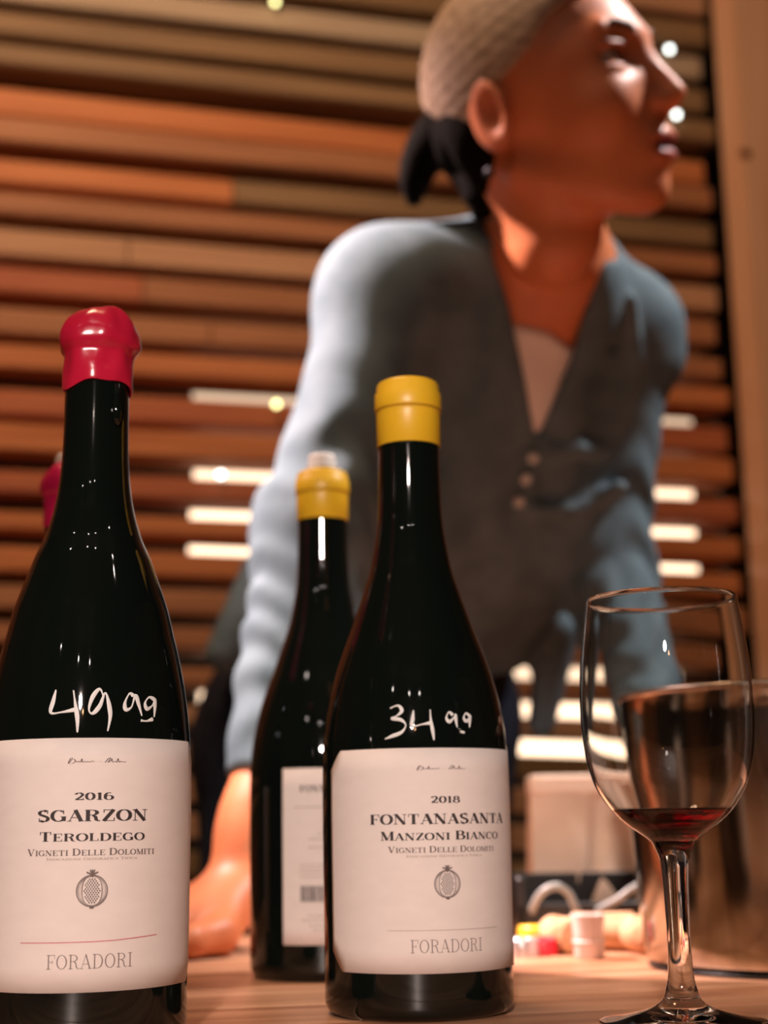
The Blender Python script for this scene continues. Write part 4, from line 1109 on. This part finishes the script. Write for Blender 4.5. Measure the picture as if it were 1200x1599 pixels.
# shirt
def shirt_field(p):
    x, y, D = proj(p)
    t = torso_field(p) - 0.011
    # loose cloth: drape between bust and waist, flared hem
    t = smin(t, ellip(p, WA + frn * 0.012 + spn * 0.02, TR, (0.142, 0.19, 0.104)), 0.05)
    t = smin(t, ellip(p, PV + spn * 0.06, TR, (0.180, 0.10, 0.128)), 0.05)
    q = (p - CH) @ TR.T
    t = t + 0.0030 * np.sin(q[:, 0] * 75 + 14 * q[:, 1] + 1.2 * np.sin(22 * q[:, 1])) * np.clip((q[:, 2] + 0.02) / 0.06, 0, 1)
    # right arm sleeve with gathered folds below the elbow
    def sleeve(S, E_, W_, ph, wid):
        u1 = np.clip(((p - S) @ (E_ - S)) / ((E_ - S) @ (E_ - S)), 0, 1); u2 = np.clip(((p - E_) @ (W_ - E_)) / ((W_ - E_) @ (W_ - E_)), 0, 1)
        a = round_cone(p, S, E_, 0.050 + wid, 0.042 + wid); b = round_cone(p, E_, E_ + (W_ - E_) * 0.86, 0.045 + wid, 0.033 + wid)
        d = smin(a, b, 0.03)
        ang = np.sin((p - E_) @ np.array([60.0, 40, 0]) + ph)
        d = d + 0.0020 * np.sin(u2 * 30 + 9 * u2 * u2 + ang * 2.4 + ph + 1.5 * np.sin(p[:, 0] * 45 + p[:, 2] * 20)) * np.clip(u2 * 6, 0, 1) * np.clip((1 - u2) * 3, 0.25, 1) + 0.0022 * np.sin(u1 * 26 + ang * 2) * np.clip((u1 - 0.35) * 3, 0, 1)
        return d
    s1 = sleeve(SR, ER, WR, 0.5, 0.003); s2 = sleeve(SL, EL, WL, 2.0, 0.0)
    def cut(sl, E_, W_): 
        k = ((p - E_) @ nrm(W_ - E_)) - 0.86 * np.linalg.norm(W_ - E_)
        return smax(sl, k, 0.004)
    s1 = cut(s1, ER, WR); s2 = cut(s2, EL, WL)
    d = smin(t, s1, 0.030); d = smin(d, s2, 0.026)
    # pushed-up fold on the far shoulder sleeve
    d = smin(d, round_cone(p, P(1022, 560, 1.41), P(1000, 520, 1.41), 0.026, 0.038), 0.02)
    # shirt tail flaring out behind the near arm
    tail = round_cone(p, P(420, 900, 1.50), P(352, 1020, 1.47), 0.030, 0.020); d = smin(d, tail, 0.03)
    # hem
    k = ((PV + spn * 0.150) - p) @ spn + 0.010 * np.sin(((p - PV) @ acr) * 18)
    hem = np.where(((p - ER) @ spn < 0.3), k, -1.0); tk = torso_only = smax(t, k, 0.006)
    tail2 = round_cone(p, P(872, 985, 1.50), P(846, 1130, 1.50), 0.022, 0.014)
    d = smin(smin(smin(smax(t, k, 0.006), tail, 0.03), tail2, 0.02), smin(smin(s1, s2, 0.001), round_cone(p, P(1022, 560, 1.41), P(1000, 520, 1.41), 0.026, 0.038), 0.02), 0.028)
    # neck opening: V down the front, collar band behind
    nk = round_cone(p, NB - spn * 0.0, NB + spn * 0.10, 0.052, 0.060)
    d = smax(d, -nk, 0.006)
    fr = (p - (CH + frn * 0.03)) @ frn > 0
    def edge(x0, y0, x1, y1): return ((x - x0) * (y1 - y0) - (y - y0) * (x1 - x0)) / math.hypot(x1 - x0, y1 - y0)
    w_in = np.minimum(-edge(762, 330, 838, 690), edge(960, 370, 842, 690)) * -1
    w_in = np.minimum(edge(762, 330, 838, 690) * 1.0, -edge(958, 370, 846, 690)) if False else w_in
    le = x - np.interp(y, [300, 380, 480, 600, 680], [748, 765, 795, 822, 836]); re = np.interp(y, [300, 400, 480, 560, 620, 680], [965, 945, 915, 892, 868, 842]) - x
    inw = np.minimum(np.minimum(le, re), 684 - y) / F * D * 0.9
    d = np.where(fr, smax(d, inw, 0.004), d)
    # placket ridge, flap fold and drape above the pocket
    def ridge(pts, rad, dep):
        nonlocal d
        for a, b in zip(pts[:-1], pts[1:]): d = smin(d, round_cone(p, surf(*a) + vdir * dep, surf(*b) + vdir * dep, rad, rad), 0.006)
    for pts, rad, dep in RIDGES: ridge(pts, rad, dep)
    return d
_sc = {}
def surf(px, py):
    """first hit of the line of sight with the clothed torso"""
    if (px, py) not in _sc:
        d = P(px, py, 1.0) - CAM; d /= np.linalg.norm(d); t = np.arange(1.0, 1.9, 0.002); q = CAM + t[:, None] * d
        f_ = np.minimum(torso_field(q) - 0.012, smin(torso_field(q) - 0.011, ellip(q, WA + frn * 0.012 + spn * 0.02, TR, (0.142, 0.19, 0.104)), 0.05)); i = np.argmax(f_ < 0)
        _sc[(px, py)] = q[i] if f_[i] < 0 else CAM + 1.36 * d
    return _sc[(px, py)]
RIDGES = [([(846, 690), (828, 760), (806, 800)], 0.006, 0.003), ([(860, 705), (900, 698), (945, 700), (972, 702)], 0.009, -0.001),
          ([(830, 796), (880, 795), (930, 785), (968, 762)], 0.008, -0.001), ([(890, 600), (915, 572), (950, 556)], 0.006, 0.003), ([(985, 470), (990, 560), (975, 660)], 0.007, 0.004)]
shirt = field_obj('shirt', shirt_field, (-0.40, 0.95, 0.80), (0.42, 1.85, 1.50), 0.0040, M['chambray'], person)

def tank_field(p):
    x, y, D = proj(p)
    d = torso_field(p) - 0.0045
    d = smin(d, torso_field(p) + 0.002, 0.001)
    lim = (np.interp(x, [700, 785, 892, 1000], [400, 462, 545, 480]) - y) / F * D
    d = smax(d, lim * 0.9, 0.003)
    k = ((PV + spn * 0.06) - p) @ spn
    k2 = (p - (SR + SL) / 2) @ spn - 0.02
    side = np.abs((p - CH) @ acr) - 0.11
    return smax(smax(smax(d, k, 0.004), k2, 0.004), side, 0.004)
field_obj('undershirt', tank_field, (-0.2, 1.0, 0.9), (0.40, 1.75, 1.45), 0.004, M['tank'], person)

def pants_field(p):
    t = ellip(p, PV, TR, (0.178, 0.14, 0.124)); t = smin(t, legs_field(p, 0.012), 0.04); t = smin(t, torso_field(p) - 0.008, 0.02)
    k = (p - (PV + spn * 0.20)) @ spn
    k2 = 0.075 - p[:, 2]
    q = p[:, 2] * 40
    return smax(smax(t, k, 0.006), k2, 0.004) + 0.0015 * np.sin(q + p[:, 0] * 60)
field_obj('jeans', pants_field, (-0.34, 1.25, 0.03), (0.34, 1.88, 1.27), 0.006, M['denim'], person)
for i in (0, 1):
    def shoe(p, i=i):
        c = FT[i]; a = np.array([c[0], c[1] + 0.03, 0.042]); b = np.array([c[0] + 0.01, c[1] - 0.15, 0.034])
        d = smin(round_cone(p, a, b, 0.040, 0.034), round_cone(p, a, c + Zup * 0.02, 0.038, 0.042), 0.03)
        return smax(d, 0.004 - p[:, 2], 0.004)
    c = FT[i]; field_obj('shoe', shoe, (c[0] - 0.1, c[1] - 0.25, -0.02), (c[0] + 0.1, c[1] + 0.12, 0.18), 0.006, M['black'], person)

# hair: smooth pulled-back cap, darker low tail
def hair_field(p):
    q = ((p - HCN) @ HR.T) / HS * 1000.0; I = np.eye(3); s = np.abs(q[:, 2])
    d = ellip(q, np.array([0., 42, 0]), I, (90, 88, 77))
    d = smin(d, ellip(q, np.array([30., 66, 0]), I, (58, 56, 62)), 20)
    d = d + 0.3 * np.sin(q[:, 1] * 0.5 - q[:, 0] * 0.25 + s * 0.1)
    # hairline: forehead, temple, above the ear, nape
    hl = np.interp(q[:, 1], [-40, -8, 20, 38, 50, 70, 90, 130], [-46, -36, -8, 18, 32, 46, 68, 84]) - 0.0 * s
    d = smax(d, q[:, 0] - hl - np.where(s < 40, (40 - s) * 0.25, 0), 5)
    return smax(d, 4 - q[:, 1] - (q[:, 0] + 40) * 0.6, 6) * HS / 1000.0
cc = HCN
hair = field_obj('hair', hair_field, cc - 0.16, cc + 0.18, 0.0030, M['hair_light'], person)
def hl2w(f_, u_, s_): return HCN + (hf * f_ + hu * u_ + hs * s_) * HS / 1000.0
def strand(pts, rads, flat=1.0):
    c = catmull([tuple(x) for x in pts], 6); rr = [q[0] for q in catmull([(x, 0) for x in rads], 6)]
    o = tube('ponytail', [np.array(q) - np.array(person.location) for q in c], rr, M['hair_dark'], person, 14, True, flat); return o
DZ = 1.29
strand([P(748, 140, DZ), P(728, 180, DZ), P(704, 208, DZ), P(676, 230, DZ), P(656, 256, DZ), P(648, 288, DZ), P(646, 320, DZ)], [0.014, 0.026, 0.029, 0.024, 0.018, 0.014, 0.005])
strand([P(750, 150, DZ - .03), P(738, 200, DZ - .03), P(732, 235, DZ - .02), P(740, 265, DZ - .02), P(751, 292, DZ - .03), P(754, 318, DZ - .03), P(748, 342, DZ - .03)], [0.016, 0.034, 0.030, 0.022, 0.018, 0.016, 0.006])
strand([P(735, 170, DZ - .01), P(722, 215, DZ), P(705, 238, DZ), P(684, 250, DZ)], [0.018, 0.024, 0.016, 0.008])
strand([P(715, 160, 1.25), P(728, 190, 1.225), P(745, 222, 1.215), P(755, 255, 1.225), P(757, 290, 1.24)], [0.014, 0.024, 0.024, 0.020, 0.012])
# eyes, brows, earring
for sg in (1, -1):
    c = hl2w(74.5, 36.5, 32 * sg)
    bm = bmesh.new(); bmesh.ops.create_uvsphere(bm, u_segments=24, v_segments=16, radius=0.0122)
    eye = bm_obj('eye', bm, mat('eye_white', (0.55, 0.42, 0.36), 0.15), person, True); eye.location = Vector(c) - Vector(person.location)
    g = nrm(hf + hu * 0.35); n_ = Vector(g)
    vs, fs = lathe([(0.0064, 0.0106), (0.0055, 0.0112), (0.003, 0.0121), (0.0003, 0.0125)], 24)
    iris = mesh_obj('iris', vs, fs, mat('brown_iris', (0.03, 0.015, 0.008), 0.1), eye, True); iris.rotation_euler = n_.to_track_quat('Z', 'Y').to_euler()
    bpts = [hl2w(94, 54, 11 * sg), hl2w(93, 58.5, 22 * sg), hl2w(87, 61, 34 * sg), hl2w(77, 58, 46 * sg)]
    tube('eyebrow', [q - np.array(person.location) for q in bpts], [0.0030, 0.0034, 0.0028, 0.0012], mat('eyebrow_hair', (0.10, 0.045, 0.025), 0.7), person, 8, True)
bm = bmesh.new(); bmesh.ops.create_uvsphere(bm, u_segments=14, v_segments=10, radius=0.0042)
er_ = bm_obj('earring', bm, mat('dark_metal_stud', (0.03, 0.03, 0.04), 0.5, 0.6), person, True, label='dark round stud earring'); er_.location = Vector(HCN + (hf * -10 + hu * -34 + hs * 74) * HS / 1000.0) - Vector(person.location)
# buttons on the placket
for px, py in ((833, 712), (822, 745), (811, 780)):
    q = surf(px, py) - vdir * 0.008
    vs, fs = lathe([(0.0003, 0.0), (0.0048, 0.0), (0.0052, 0.0008), (0.0045, 0.0016), (0.0003, 0.0012)], 16)
    b_ = mesh_obj('button', vs, fs, mat('shell_button', (0.5, 0.52, 0.5), 0.3), person, True)
    b_.location = Vector(q) - Vector(person.location); b_.rotation_euler = Vector(-vdir).to_track_quat('Z', 'Y').to_euler()
